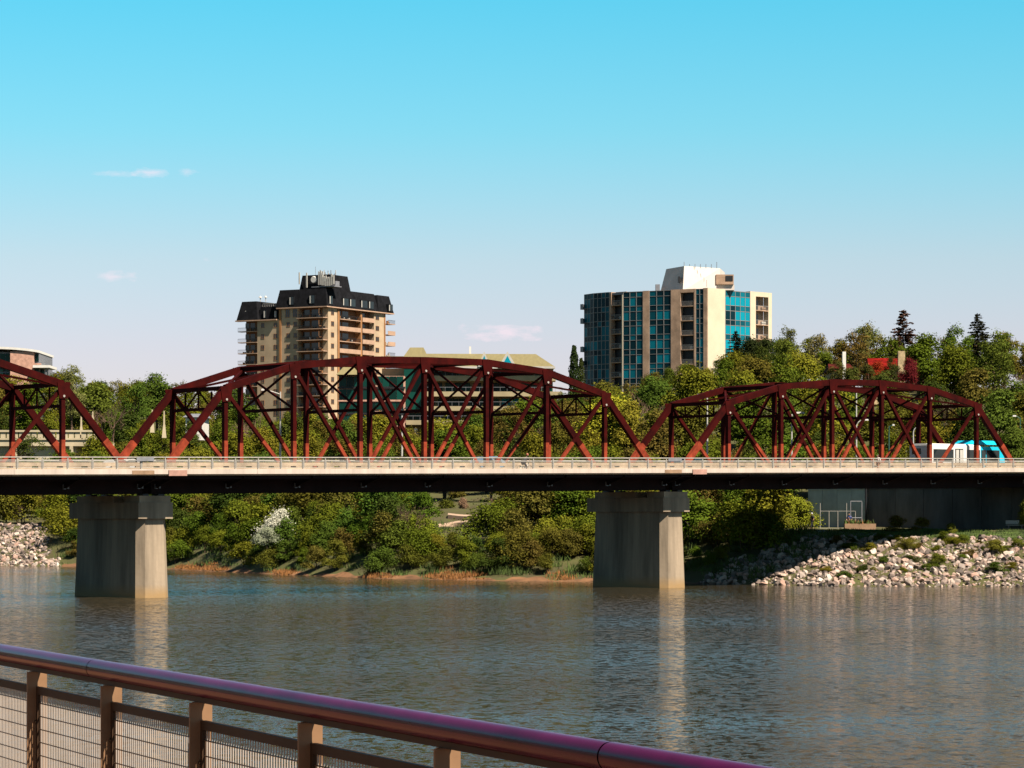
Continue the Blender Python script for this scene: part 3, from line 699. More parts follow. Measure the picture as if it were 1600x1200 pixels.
for k in range(9): uu = uL(405) + k * .7; FL.box(mb, uu, uu + .05, -1.7, -1.64, FL.z(8, 479), FL.z(8, 479) + .8)
build_rel(mb, 'terrace_railing', M['frame_white'], tw)

# ---- glass tower
def GP(px, Y): return ((px - 800) / F * Y, Y)
g0, g1, g2, g3, g4 = GP(913, 712), GP(927.5, 708), GP(973, 701), GP(1105.5, 690), GP(1206, 706)
gt = thing('glass_tower', 'tall tower of teal glass strips and cream walls with white penthouse', 'building', (g2[0], g2[1], 24))
GZ0 = 24.0; ZT = ZY(452, 692)
gb4 = (g4[0] - 10, g4[1] + 16); gb0 = (g0[0] + 12, g0[1] + 14)
def shrink(poly, k):
    cx = sum(p[0] for p in poly) / len(poly); cy = sum(p[1] for p in poly) / len(poly)
    return [(cx + (x - cx) * k, cy + (y - cy) * k) for x, y in poly]
poly = [g0, g1, g2, g3, g4, gb4, gb0]
mb = MB(); mb.prism(shrink(poly, .90), GZ0, ZT - .2); build_rel(mb, 'core_wall', M['dark'], gt)
M['mullion'] = mat('grey_mullion', (.22, .21, .20), .5, .06, 2)
M['gbrick'] = mat('tan_brick', (.44, .285, .19), .9, .16, .35, bump=.2, bscale=6)
M['gcream'] = mat('cream_panel', (.60, .50, .36), .9, .05, .2)
GF = 3.38
def gwall(Fc, p0, p1, m, z1, name='wall', d=0.0, back=-1.5, z0=None):
    mb = MB(); Fc.box(mb, Fc.u(p0), Fc.u(p1), back, d, GZ0 if z0 is None else z0, z1); return build_rel(mb, name, m, gt)
pane_cache = {}
def glazing(Fc, p0, p1, z1, cols, nrows=14, zlow=None, dd=-.05, gm='teal'):
    u0, u1 = Fc.u(p0), Fc.u(p1); zlow = zlow or GZ0
    hs = []
    z = z1
    k = 0
    while z > zlow and len(hs) < nrows:
        h = 1.25 if k % 2 == 0 else GF - 1.25
        hs.append((z - h, z)); z -= h; k += 1
    zb = hs[-1][0]; mb = MB(); Fc.box(mb, u0, u1, dd - .5, dd - .25, zb, z1 - .05); build_rel(mb, 'backing_wall', M['dark'], gt)
    mb = MB()
    for i in range(cols + 1):
        u = u0 + (u1 - u0) * i / cols; Fc.box(mb, u - .07, u + .07, dd - .06, dd + .08, zb, z1)
    for a, b in hs: Fc.box(mb, u0, u1, dd - .05, dd + .05, b - .07, b + .05)
    bay = build_rel(mb, 'glazing_bay', M['mullion'], gt)
    w = (u1 - u0) / cols - .14
    for a, b in hs:
        for i in range(cols):
            key = (Fc.A.x, round(w, 3), round(b - a, 2))
            if key not in pane_cache:
                m_ = MB(); Fc.box(m_, 0, w, -.05, 0.0, 0, b - a - .12); m_.v = [(x - Fc.A.x, y - Fc.A.y, z) for x, y, z in m_.v]; pane_cache[key] = m_.mesh('pane', M[gm])
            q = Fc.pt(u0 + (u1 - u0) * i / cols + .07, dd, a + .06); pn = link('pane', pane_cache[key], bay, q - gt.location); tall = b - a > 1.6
            al = (random.uniform(.78, 1.0) if tall else random.uniform(.30, .55)) if Fc is G34 else (random.choice([.12, .2, .3, .5, .62]) if tall else random.choice([.1, .15, .25, .4]))  # rows differ by glass; sunlit face painted brighter, shaded faces darker
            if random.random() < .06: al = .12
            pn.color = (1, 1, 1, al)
    return bay
G01 = Facade(g0, g1); G12 = Facade(g1, g2); G23 = Facade(g2, g3); G34 = Facade(g3, g4)
ZL = ZY(460.5, 712)
def gbalc(Fc, p0, p1, ztop, n, out=.0, back=-1.5, m='dark', railm='mullion'):
    mb = MB(); Fc.box(mb, Fc.u(p0), Fc.u(p1), back - .4, back - .02, GZ0, ztop); build_rel(mb, 'recess_wall', M['gbrick'], gt)
    for k in range(n):
        zf = ztop - GF * (k + 1) + .2
        u0, u1 = Fc.u(p0), Fc.u(p1)
        mb = MB(); Fc.box(mb, u0, u1, back, out, zf - .18, zf); b = build_rel(mb, 'balcony', M['gbrick'], gt)
        mb = MB(); Fc.box(mb, u0 + .02, u1 - .02, out - .08, out - .03, zf + 1.0, zf + 1.08)
        kk = u0 + .02
        while kk < u1: Fc.box(mb, kk, kk + .04, out - .07, out - .04, zf + .003, zf + 1.0); kk += .22
        build_rel(mb, 'balcony_railing', M[railm], b)
        mb = MB(); Fc.box(mb, u0 + .3, u0 + (u1 - u0) * .55, back - .05, back + .06, zf + .05, zf + 2.4); build_rel(mb, 'balcony_door', M['glass_dark'], b)
        mb = MB(); Fc.box(mb, u0 + (u1 - u0) * .62, u1 - .2, out - 1.0, out - .6, zf + .002, zf + .8); build_rel(mb, 'balcony_chair', M['frame_white'] if k % 2 else M['tan'], b)
# shaded left block
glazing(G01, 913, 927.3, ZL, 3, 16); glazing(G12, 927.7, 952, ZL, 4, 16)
gwall(G12, 952.2, 955, M['gbrick'], ZL); gbalc(G12, 955, 971.5, ZL + .05, 8, .1)
gwall(G12, 971.6, 973.4, M['gcream'], ZT - .6, 'pilaster', .12)
for k in (1, 2, 4, 5, 7):
    mb = MB(); G01.box(mb, -.55, .8, -1.5, .8, ZL - GF * k - .2, ZL - GF * k); G01.box(mb, -.55, .8, .7, .8, ZL - GF * k + .002, ZL - GF * k + 1.1); G01.box(mb, -.55, -.45, -1.5, .7, ZL - GF * k + .002, ZL - GF * k + 1.1); build_rel(mb, 'balcony', M['grey'], gt)
# main facade
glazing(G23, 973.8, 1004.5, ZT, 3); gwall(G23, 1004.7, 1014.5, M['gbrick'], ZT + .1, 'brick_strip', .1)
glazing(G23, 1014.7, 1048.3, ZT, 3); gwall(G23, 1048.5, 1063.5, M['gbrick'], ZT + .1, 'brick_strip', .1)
gbalc(G23, 1063.7, 1084.3, ZT - .6, 8, .05)
gwall(G23, 1063.7, 1084.3, M['gbrick'], ZT + .1, 'parapet', .1, -1.5, ZT - .7)
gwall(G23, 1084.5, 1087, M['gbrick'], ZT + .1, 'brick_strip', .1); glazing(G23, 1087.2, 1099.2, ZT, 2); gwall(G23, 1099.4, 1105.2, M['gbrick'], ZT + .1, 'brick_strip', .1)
# sunlit right facade
gwall(G34, 1106, 1133, M['gcream'], ZT + .2)
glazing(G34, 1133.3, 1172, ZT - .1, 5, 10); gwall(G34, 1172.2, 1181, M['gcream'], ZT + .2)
gwall(G34, 1181, 1200.5, M['gcream'], ZT + .2, 'parapet', 0, -1.5, ZT - .9); gbalc(G34, 1181.2, 1200.3, ZT - .9, 8, .05)
gwall(G34, 1200.6, 1206, M['gcream'], ZT + .2)
mb = MB(); mb.prism(shrink(poly, .985), ZT - .5, ZT + .02) ; build_rel(mb, 'roof_slab', M['grey'], gt)
# penthouse
a0, a1, a2 = GP(1031, 706), GP(1067, 697), GP(1125, 705); zA = ZY(414.5, 700)
bk = [(a2[0] + 2, a2[1] + 12), (a0[0] + 4, a0[1] + 14)]
b0, b1, b2 = GP(1041, 707), GP(1069, 698.5), GP(1125, 705)
M['pwhite'] = mat('white_penthouse', (.62, .54, .48), .8, .04, .3)
mb = MB(); n0 = 0
mb.prism([a0, a1, a2] + bk, ZT, zA - .3, 0, [b0, b1, b2] + [(bk[0][0], bk[0][1]), (bk[1][0] + 1, bk[1][1])]); build_rel(mb, 'penthouse', M['pwhite'], gt)
for k in range(7):
    c = P(1069 + k * 8.5, 416, 700); mb = MB(); mb.cyl(c - Vector((0, 0, .5)), c + Vector((0, 0, .5 if k not in (0, 6) else 1.0)), .07, n=5); build_rel(mb, 'roof_mast', M['grey'], gt)
c0 = P(1118, 440, 696)
mb = MB(); mb.box(c0.x, c0.x + 4.1, 694, 698, ZT + 1.3, ZT + 3.6); build_rel(mb, 'plant_box', M['gbrick'], gt)
mb = MB(); mb.box(c0.x + 2.2, c0.x + 3.9, 693.9, 694.1, ZT + 2.1, ZT + 3.3); build_rel(mb, 'vent_opening', M['dark'], gt)
mb = MB(); mb.box(c0.x + .3, c0.x + 4.3, 694.5, 697.5, ZT, ZT + 1.29); build_rel(mb, 'plant_base', M['pwhite'], gt)
mb = MB(); mb.box(c0.x - 13.6, c0.x - 12.6, 704, 706, ZT, ZT + 2.1); build_rel(mb, 'plant_box', M['grey'], gt)
mb = MB(); c = P(1063, 434, 697); mb.box(c.x - .5, c.x, 697.0, 699, c.z - 1, c.z + .3); build_rel(mb, 'vent_opening', M['dark'], gt)

# ---- green roofed terrace building
M['groof'] = mat('pale_green_roof', (.20, .165, .072), .8, .06, .4, stretch=(4, 1, 1))
M['gband'] = mat('beige_band', (.36, .29, .17), .85, .07, .4)
tb = thing('terrace_building', 'low beige terraced building with pale green hipped roof and green glass', 'building', (-18, 610, 20))
TY = 610.0
def T(px, Y=TY): return (px - 800) / F * Y
def ybox(name, px0, px1, y0, y1, zlo, zhi, m, parent=tb, Y=TY):
    mb = MB(); mb.box(T(px0, Y), T(px1, Y), y0, y1, zlo, zhi); return build_rel(mb, name, m, parent)
zt_ = lambda py: ZY(py, TY)
ybox('core_wall', 596, 864, 612, 640, 18, zt_(575), M['gband'])
# tiers: recessed glass, projecting parapets, wider as they go down
tiers = [(664, 868, 588, 596), (664, 878, 613, 620.5), (664, 842, 636, 643), (636, 840, 658, 665)]
for i, (p0, p1, ya, yb) in enumerate(tiers):
    ybox('terrace_parapet', p0, p1, 607 - i * .9, 613, zt_(yb), zt_(ya), M['gband'])
    yt = 577 if i == 0 else tiers[i - 1][3]
    z0_, z1_ = zt_(ya) + .01, zt_(yt) - .01
    k = p0 + 3
    while k < p1 - 16:
        wpx = random.choice([9, 12, 14])
        mb = MB(); mb.box(T(k), T(k + wpx), 611.7, 611.95, z0_, z1_ - .25); build_rel(mb, 'window', M['green_glass'] if (i != 2 or k < 780) else M['teal'], tb)
        k += wpx + random.choice([.6, .6, 1.2, 5])
    r = MB(); r.box(T(p0), T(p1), 607.2 - i * .9, 607.26 - i * .9, zt_(ya) + .85, zt_(ya) + .92)
    kk = T(p0)
    while kk < T(p1): r.box(kk, kk + .05, 607.2 - i * .9, 607.25 - i * .9, zt_(ya), zt_(ya) + .85); kk += 1.4
    build_rel(r, 'terrace_railing', M['grey'], tb)
ybox('lower_wall', 640, 836, 612.5, 630, 16, zt_(665), M['gband'])
ybox('white_sign_wall', 648, 653, 606, 607, zt_(680), zt_(670), M['white'])
# roof
zr, ze = zt_(549), zt_(574)
x0, x1 = T(655), T(866); xr = T(838)
mb = MB(); v = [(x0, 606, ze), (x1, 606, ze), (x1, 642, ze), (x0, 642, ze), (T(640), 620, zr + .1), (xr, 620, zr)]
mb.v = v; mb.f = [(0, 1, 5, 4), (1, 2, 5), (2, 3, 4, 5), (3, 0, 4), (3, 2, 1, 0)]; mb.m = [0] * 5; build_rel(mb, 'roof', M['groof'], tb)
ybox('eave', 655, 867, 605.6, 607, ze - .45, ze - .02, M['frame_white'])
for (pc, hw, ya) in ((757, 10, 551), (793, 14, 551)):
    zA = zt_(ya); xc = T(pc); w = hw * TY / F; zb = ze - .1
    mb = MB(); mb.v = [(xc - w, 605.2, zb), (xc + w, 605.2, zb), (xc, 605.2, zA), (xc - w, 615, zb + .2), (xc + w, 615, zb + .2), (xc, 617, zA)]
    mb.f = [(0, 1, 2), (1, 4, 5, 2), (0, 2, 5, 3), (3, 5, 4), (0, 3, 4, 1)]; mb.m = [1, 0, 0, 0, 0]; gb_ = build_rel(mb, 'gable', [M['groof'], M['frame_white']], tb)
    mb = MB(); k_ = .62; mb.v = [(xc - w * k_, 605.15, zb + .15), (xc + w * k_, 605.15, zb + .15), (xc, 605.15, zb + (zA - zb) * .72), (xc - w * k_, 605.19, zb + .15), (xc + w * k_, 605.19, zb + .15), (xc, 605.19, zb + (zA - zb) * .72)]
    mb.f = [(0, 1, 2), (5, 4, 3), (0, 3, 4, 1), (1, 4, 5, 2), (2, 5, 3, 0)]; mb.m = [0] * 5; build_rel(mb, 'gable_window', M['teal'], gb_)
ybox('chimney', 732, 735, 620, 621, zr - .5, zr + 1.6, M['white'])
# turret
def frustum(name, pa, pb, ta, tb_, Y0, dp, z0_, z1_, m):
    i = (ta - pa) / F * TY
    mb = MB(); mb.prism([(T(pa), Y0), (T(pb), Y0), (T(pb), Y0 + dp), (T(pa), Y0 + dp)], z0_, z1_, 0, [(T(ta), Y0 + i), (T(tb_), Y0 + i), (T(tb_), Y0 + dp - i), (T(ta), Y0 + dp - i)]); return build_rel(mb, name, m, tb)
frustum('turret_roof', 628, 671, 641, 662, 607, 9, zt_(563), zt_(543.5), M['groof'])
ybox('turret_wall', 632, 667, 608, 615, zt_(640), zt_(563.2), M['green_glass'])
ybox('low_roof', 596, 634, 609, 625, zt_(561), zt_(557), M['groof'])
# green glass wing on the left, brick bands
frustum('pyramid_roof', 530, 566, 544, 552, 600, 6, zt_(589), zt_(572), M['groof'])
ybox('wing_wall', 532, 634, 603, 622, 16, zt_(590), M['redbrick'])
for r_ in range(5):
    for c_ in range(9):
        p0 = 534 + c_ * 11; zz = zt_(590 + r_ * 20)
        ybox('window', p0, p0 + 10.2, 602.8, 603.1, zz - 2.15 if c_ != 5 else zz - 1.5, zz - .1, M['green_glass'])
for r_ in range(5): ybox('band_course', 531, 635, 602.6, 603.2, zt_(590 + r_ * 20) - 2.55, zt_(590 + r_ * 20) - 2.2, M['redbrick'] if r_ % 2 else M['dark'])

# ---- pink brick building at the left edge
pb = thing('brick_office', 'pink brick building with white curved roof at the left picture edge', 'building', (-108, 655, 22))
LY = 655.0; zl = lambda py: ZY(py, LY); TL = lambda px: (px - 800) / F * LY
def lbox(name, px0, px1, y0, y1, z0_, z1_, m, parent=pb):
    mb = MB(); mb.box(TL(px0), TL(px1), y0, y1, z0_, z1_); return build_rel(mb, name, m, parent)
lbox('brick_wall', 16, 53, 655, 675, 18, zl(549), M['redbrick'])
lbox('glass_wing', -40, 15.8, 657, 675, 18, zl(549), M['grey']); lbox('glass_wing', 53.2, 60, 656, 675, 18, zl(550), M['grey'])
for k in range(5):
    for c_ in range(6): lbox('window', -38 + c_ * 9, -30 + c_ * 9, 656.8, 657.05, zl(552 + k * 15) - 1.8, zl(552 + k * 15), M['green_glass'])
    lbox('window', 53.8, 59.4, 655.8, 656.05, zl(552 + k * 15) - 1.8, zl(552 + k * 15), M['green_glass'])
mb = MB(); n = 14
pts = [(-40 + (101) * i / n, 541.5 + 6.0 * (i / n) ** 3) for i in range(n + 1)]
for (p0, ya), (p1, yb) in zip(pts[:-1], pts[1:]):
    mb.hexa([(TL(p0), 654.6, zl(ya) - .5), (TL(p1), 654.6, zl(yb) - .5), (TL(p1), 676, zl(yb) - .5), (TL(p0), 676, zl(ya) - .5), (TL(p0), 654.6, zl(ya)), (TL(p1), 654.6, zl(yb)), (TL(p1), 676, zl(yb)), (TL(p0), 676, zl(ya))])
build_rel(mb, 'roof', M['white'], pb)
lbox('balcony', 53, 79, 653.5, 664, zl(575), zl(571), M['white'])
lbox('lower_glass', 53.5, 66, 658, 675, 18, zl(575.5), M['grey'])
for k in range(3):
    lbox('window', 54 + k * 4, 57.6 + k * 4, 657.8, 658.02, zl(588), zl(577), M['green_glass'])
for p_ in (73, 77): lbox('column', p_ - .8, p_ + .8, 654, 654.4, 18, zl(575.2), M['grey'])
lbox('balcony_railing', 60, 79, 653.6, 653.7, zl(567.3), zl(566.5), M['grey']); lbox('balcony_railing', 54, 66, 653.6, 653.7, zl(570.6), zl(568), M['redbrick'])

# ---- small white house behind the trees and the red roofed houses on the hill
def house(label, px0, px1, yb, yt, yr, Y, wallm, roofm, name='hillside_house', chim=None):
    x0, x1 = (px0 - 800) / F * Y, (px1 - 800) / F * Y; z0_, z1_, z2_ = ZY(yb, Y), ZY(yt, Y), ZY(yr, Y)
    h = thing(name, label, 'house', ((x0 + x1) / 2, Y, z0_ - 3)); dpt = 9
    mb = MB(); mb.box(x0, x1, Y, Y + dpt, z0_ - 3, z1_); build_rel(mb, 'wall', wallm, h)
    mb = MB(); mb.v = [(x0 - .5, Y - .6, z1_ - .1), (x1 + .5, Y - .6, z1_ - .1), (x1 + .5, Y + dpt + .6, z1_ - .1), (x0 - .5, Y + dpt + .6, z1_ - .1), (x0 - .1, Y + dpt / 2, z2_), (x1 + .1, Y + dpt / 2, z2_)]
    mb.f = [(0, 1, 5, 4), (1, 2, 5), (2, 3, 4, 5), (3, 0, 4), (3, 2, 1, 0)]; mb.m = [0] * 5; rf = build_rel(mb, 'roof', roofm, h)
    n = max(2, int((x1 - x0) / 2.4))
    for k in range(n):
        xx = x0 + (x1 - x0) * (k + .5) / n; mb = MB(); mb.box(xx - .5, xx + .5, Y - .06, Y + .02, z1_ - 2.0, z1_ - .7); build_rel(mb, 'window', M['glass_dark'], h)
    for (pc, w, y_t, m_) in (chim or []):
        xx = (pc - 800) / F * Y; mb = MB(); mb.box(xx - w / 2, xx + w / 2, Y - 1.0, Y - .1 , z1_ - 4, ZY(y_t, Y)); build_rel(mb, 'chimney', m_, rf)
    return h
M['redroof'] = mat('red_roof', (.15, .0055, .0035), .9, .35, .8, spec=.05)
M['stone'] = mat('beige_stone', (.42, .31, .17), .9, .2, 1.5)
M['dullroof'] = mat('dull_red_roof', (.075, .012, .008), .9, .3, .8, spec=.05)
house('house with bright red roof and stone chimney half hidden by hillside trees', 1362, 1412, 600, 577, 557, 438, M['stone'], M['redroof'], chim=[(1407.5, 1.0, 549, M['stone'])])
house('house with dull red roof and slim white chimney half hidden by hillside trees', 1300, 1332, 590, 579, 566, 442, M['stone'], M['dullroof'], chim=[(1318, .5, 550, M['white'])])
house('small white house with grey roof between trees behind the left end of the middle truss', 290, 318, 660, 651, 645, 505, M['white'], M['grey'], chim=None)

# ---- white concrete bridge upstream, at the left
wb = thing('concrete_bridge', 'cream concrete bridge with balustrade beyond the left truss span', 'bridge', P(60, 690, 520))
def wbox(name, px0, px1, y0, y1, ya, yb, m, Y=520, parent=wb):
    mb = MB(); mb.box((px0 - 800) / F * Y, (px1 - 800) / F * Y, y0, y1, ZY(yb, Y), ZY(ya, Y)); return build_rel(mb, name, m, parent)
M['wbr'] = mat('cream_bridge_concrete', (.50, .41, .27), .85, .08, .3)
wbox('deck', -300, 162, 520, 534, 697, 687.5, M['wbr']); wbox('spandrel', -300, 118, 521, 533, 735, 697.2, M['wbr']); 
wbox('parapet_cap', -300, 156, 519.7, 520.3, 675, 672, M['wbr']); wbox('parapet_base', -300, 156, 519.8, 520.4, 687.3, 684.5, M['wbr'])
for k in range(46): wbox('baluster', -290 + k * 9.7, -290 + k * 9.7 + 7.6, 519.9, 520.2, 684.4, 675.1, M['wbr'])
wbox('pier', 18, 26, 519, 534, 780, 697.3, M['wbr']); wbox('pier', 110, 114, 519, 534, 780, 697.3, M['wbr'])
for (pc, yb, yt, Y) in ((127, 673, 645, 521), (145, 655, 643, 545), (238, 662, 640, 500), (256.5, 670, 642, 490)):
    c = P(pc, yb, Y); r_ = thing('lamp_pillar', {127: 'tapered white pillar on the cream bridge, left of the gap between trusses', 145: 'short white pillar just behind the tapered one on the cream bridge', 238: 'thin white pillar rising beside the middle truss end post', 256.5: 'white pillar with wide foot behind the middle truss left end post'}[pc], 'pillar', c, 0, 'white pillars of the cream bridge')
    s_ = Y / F; h = (yb - yt) * s_
    mb = MB(); mb.prism([(-3.2 * s_, -3.2 * s_), (3.2 * s_, -3.2 * s_), (3.2 * s_, 3.2 * s_), (-3.2 * s_, 3.2 * s_)], -1.5, h * .22, 0, [(-1.5 * s_, -1.5 * s_), (1.5 * s_, -1.5 * s_), (1.5 * s_, 1.5 * s_), (-1.5 * s_, 1.5 * s_)]); mb.build('foot', M['wbr'], r_)
    mb = MB(); mb.prism([(-1.3 * s_, -1.3 * s_), (1.3 * s_, -1.3 * s_), (1.3 * s_, 1.3 * s_), (-1.3 * s_, 1.3 * s_)], h * .22 + .002, h, 0, [(-.8 * s_, -.8 * s_), (.8 * s_, -.8 * s_), (.8 * s_, .8 * s_), (-.8 * s_, .8 * s_)]); mb.build('shaft', M['wbr'], r_)

# ------------------------------------------------------------------ street lamps
M['lampgrey'] = mat('pale_lamp_metal', (.45, .43, .40), .4, .05, 2)
M['lampgreen'] = mat('green_lamp_metal', (.02, .07, .05), .5, .05, 2)
def lamp(label, px, ytop, ybot, Y, armpx, headpx, m, curve=False):
    c = P(px, ybot, Y); gz = tz(c.x, c.y); zt = ZY(ytop, Y); s_ = Y / F
    r_ = thing('street_lamp', label, 'street lamp', (c.x, c.y, min(c.z, zt - 2)), 0, 'street lamps along the bridge road')
    h = zt - r_.location.z; ax = armpx * s_
    mb = MB(); mb.cyl((0, 0, 0), (0, 0, h * (.8 if curve else .97)), .10, .07, n=7); mb.build('pole', m, r_)
    mb = MB()
    if curve:
        pts = [Vector((ax * (1 - math.cos(t)), 0, h * .8 + h * .2 * math.sin(t))) for t in np.linspace(0, math.pi / 2, 7)]
        mb.tube(pts, .06, 6)
    else: mb.tube([Vector((0, 0, h * .93)), Vector((ax, 0, h))], .055, 6)
    mb.build('arm', m, r_)
    mb = MB(); mb.hexa([(min(ax, ax + headpx * s_), -.14, h - .08), (max(ax, ax + headpx * s_), -.14, h - .08), (max(ax, ax + headpx * s_), .14, h - .08), (min(ax, ax + headpx * s_), .14, h - .08),
        (min(ax, ax + headpx * s_) + .05, -.08, h + .10), (max(ax, ax + headpx * s_) - .05, -.08, h + .10), (max(ax, ax + headpx * s_) - .05, .08, h + .10), (min(ax, ax + headpx * s_) + .05, .08, h + .10)]); mb.build('lamp_head', M['lampgrey'], r_)
def lampY(px, t):
    k = (px - 800) / F; s = (k * (BY0 + t * CT) - BX0 + t * ST) / (CT - k * ST); return bp(s, t)[1]
L_ = [('pale street lamp with long arm before the beige tower, behind the middle truss', 438, 609, 713, -22, -8, 'lampgrey', False, 11.2),
      ('pale street lamp with arm to the right before the terraced building', 628, 637, 713, 6, 7, 'lampgrey', False, 11.2),
      ('pale lamp left of the top chord of the right truss span', 1105, 617, 713, -6, -10, 'lampgrey', False, 11.3),
      ('pale street lamp between the middle posts of the right truss span', 1237, 645, 714, 7, 13, 'lampgrey', False, 11.3),
      ('pale street lamp head just under the top chord of the right truss span', 1338, 607, 714, -4, -9, 'lampgrey', False, 11.3),
      ('lamp with thin curved arm behind the fourth bay of the right truss', 1338, 656, 714, 12, 7, 'lampgrey', True, 30),
      ('green street lamp pole left of the bus', 1389, 664, 714, 5, 4, 'lampgreen', False, 30),
      ('pale curved lamp just left of the bus rear', 1427, 668, 714, 6, 4, 'lampgrey', True, 30),
      ('pale curved lamp rising above the bus roof', 1533, 671, 714, 13, 5, 'lampgrey', True, 30),
      ('green street lamp right of the right truss end post', 1594, 650, 714, -6, -6, 'lampgreen', False, 26)]
for (lb, px, yt, yb, ar, hd, m, cv, t) in L_: lamp(lb, px, yt, yb, lampY(px, t), ar, hd, M[m], cv)

# ------------------------------------------------------------------ vehicles and people on the bridge
M['bus_white'] = mat('bus_white', (.70, .66, .62), .35, .03, 1); M['bus_blue'] = mat('bus_blue', (.004, .30, .42), .3, .05, 1)
M['tyre'] = mat('tyre', (.012, .012, .012), .9, .1, 3)
def s_at(px, t):
    k = (px - 800) / F; return (k * (BY0 + t * CT) - BX0 + t * ST) / (CT - k * ST)
def on_deck(name, label, cat, s, t, group=None, rz=0.0):
    x, y = bp(s, t); return thing(name, label, cat, (x, y, deck(s) - .42), BTH + rz, group)
sr = s_at(1449, 1.0); bus = on_deck('city_bus', 'white city bus with bright blue front driving inside the right truss', 'bus', sr, 1.0)
LB = 11.9; WB = 2.5; HB = 3.0
def bodyprof(x0, x1, m, name):
    mb = MB(); mb.hexa([(x0, 0, .35), (x1, 0, .35), (x1, WB, .35), (x0, WB, .35), (x0, .0, HB - .22), (x1, .0, HB - .22), (x1, WB, HB - .22), (x0, WB, HB - .22)])
    mb.hexa([(x0, 0, HB - .215), (x1, 0, HB - .215), (x1, WB, HB - .215), (x0, WB, HB - .215), (x0 + .06, .18, HB), (x1 - .06, .18, HB), (x1 - .06, WB - .18, HB), (x0 + .06, WB - .18, HB)])
    return mb.build(name, m, bus)
bodyprof(0, 8.0, M['bus_white'], 'body'); 
mb = MB(); mb.hexa([(8.003, 0, .35), (LB, 0, .35), (LB, WB, .35), (8.003, WB, .35), (8.003, 0, HB - .22), (LB - .45, 0, HB - .22), (LB - .45, WB, HB - .22), (8.003, WB, HB - .22)]); mb.build('front_body', M['bus_blue'], bus)
mb = MB(); mb.hexa([(6.4, .12, HB + .003), (LB - .8, .12, HB + .003), (LB - .8, WB - .12, HB + .003), (6.4, WB - .12, HB + .003), (7.0, .3, HB + .42), (LB - 1.6, .3, HB + .42), (LB - 1.6, WB - .3, HB + .42), (7.0, WB - .3, HB + .42)]); mb.build('roof_pod', M['bus_blue'], bus)
for (a, b) in ((.9, 3.9), (5.9, 7.9), (8.1, 8.8), (8.9, 10.9)):
    mb = MB(); mb.box(a, b, -.02, .03, 1.12, 2.42); mb.build('window', M['glass_dark'], bus)
mb = MB(); mb.box(4.15, 5.35, -.022, .03, .5, 2.5); d_ = mb.build('door', M['dark'], bus)
for a in (4.2, 4.8):
    mb = MB(); mb.box(a + .06, a + .5, -.035, -.023, .7, 2.4); mb.build('door_glass', M['frame_white'], d_)
mb = MB(); mb.box(-.02, .03, .9, WB - .35, 1.9, 2.5); mb.build('rear_window', M['glass_dark'], bus)
mb = MB(); mb.hexa([(LB - .02, .15, 1.0), (LB + .03, .15, 1.0), (LB + .03, WB - .15, 1.0), (LB - .02, WB - .15, 1.0), (LB - .40, .15, 2.5), (LB - .35, .15, 2.5), (LB - .35, WB - .15, 2.5), (LB - .40, WB - .15, 2.5)]); mb.build('windscreen', M['glass_dark'], bus)
for xx in (2.4, 9.6):
    for yy in (-.01, WB - .27):
        mb = MB(); mb.cyl((xx, yy, .48), (xx, yy + .28, .48), .48, n=16); mb.build('wheel', M['tyre'], bus)
def car(label, px, t, paint, L=4.4, Hh=1.62):
    c = on_deck('passenger_car', label, 'car', s_at(px, t), t)
    mb = MB(); w = 1.75
    prof = [(0, .35), (0, .85), (.35, .98), (1.0, 1.0), (1.5, Hh - .06), (3.0, Hh), (3.9, 1.05), (L, .92), (L, .35)]
    n = len(prof); mb.v = [(x, 0, z) for x, z in prof] + [(x, w, z) for x, z in prof]
    mb.f = [tuple(range(n)), tuple(reversed(range(n, 2 * n)))] + [(i, n + i, n + (i + 1) % n, (i + 1) % n) for i in range(n)]; mb.m = [0] * len(mb.f); mb.build('body', paint, c)
    for a, b in ((1.5, 2.3), (2.4, 3.3)):
        mb = MB(); mb.hexa([(a - .2, -.012, 1.02), (b + .1, -.012, 1.02), (b + .1, .01, 1.02), (a - .2, .01, 1.02), (a + .1, -.012, Hh - .14), (b - .1, -.012, Hh - .14), (b - .1, .01, Hh - .14), (a + .1, .01, Hh - .14)]); mb.build('window', M['glass_dark'], c)
    for xx in (.8, 3.5):
        for yy in (-.01, w - .2):
            mb = MB(); mb.cyl((xx, yy, .32), (xx, yy + .21, .32), .32, n=14); mb.build('wheel', M['tyre'], c)
car('silver blue car passing behind the right half of the middle truss', 738, 1.4, mat('car_silver_blue', (.14, .24, .34), .25, .03, 1, spec=.6))
car('dark teal car passing behind the gap between middle and right truss', 1058, 5.0, mat('car_teal', (.01, .07, .10), .25, .03, 1, spec=.6), 4.6, 1.55)
car('dark car low behind the railing left of the left truss end', 160, 1.4, mat('car_white', (.5, .48, .45), .3, .03, 1, spec=.6), 4.2, 1.35)

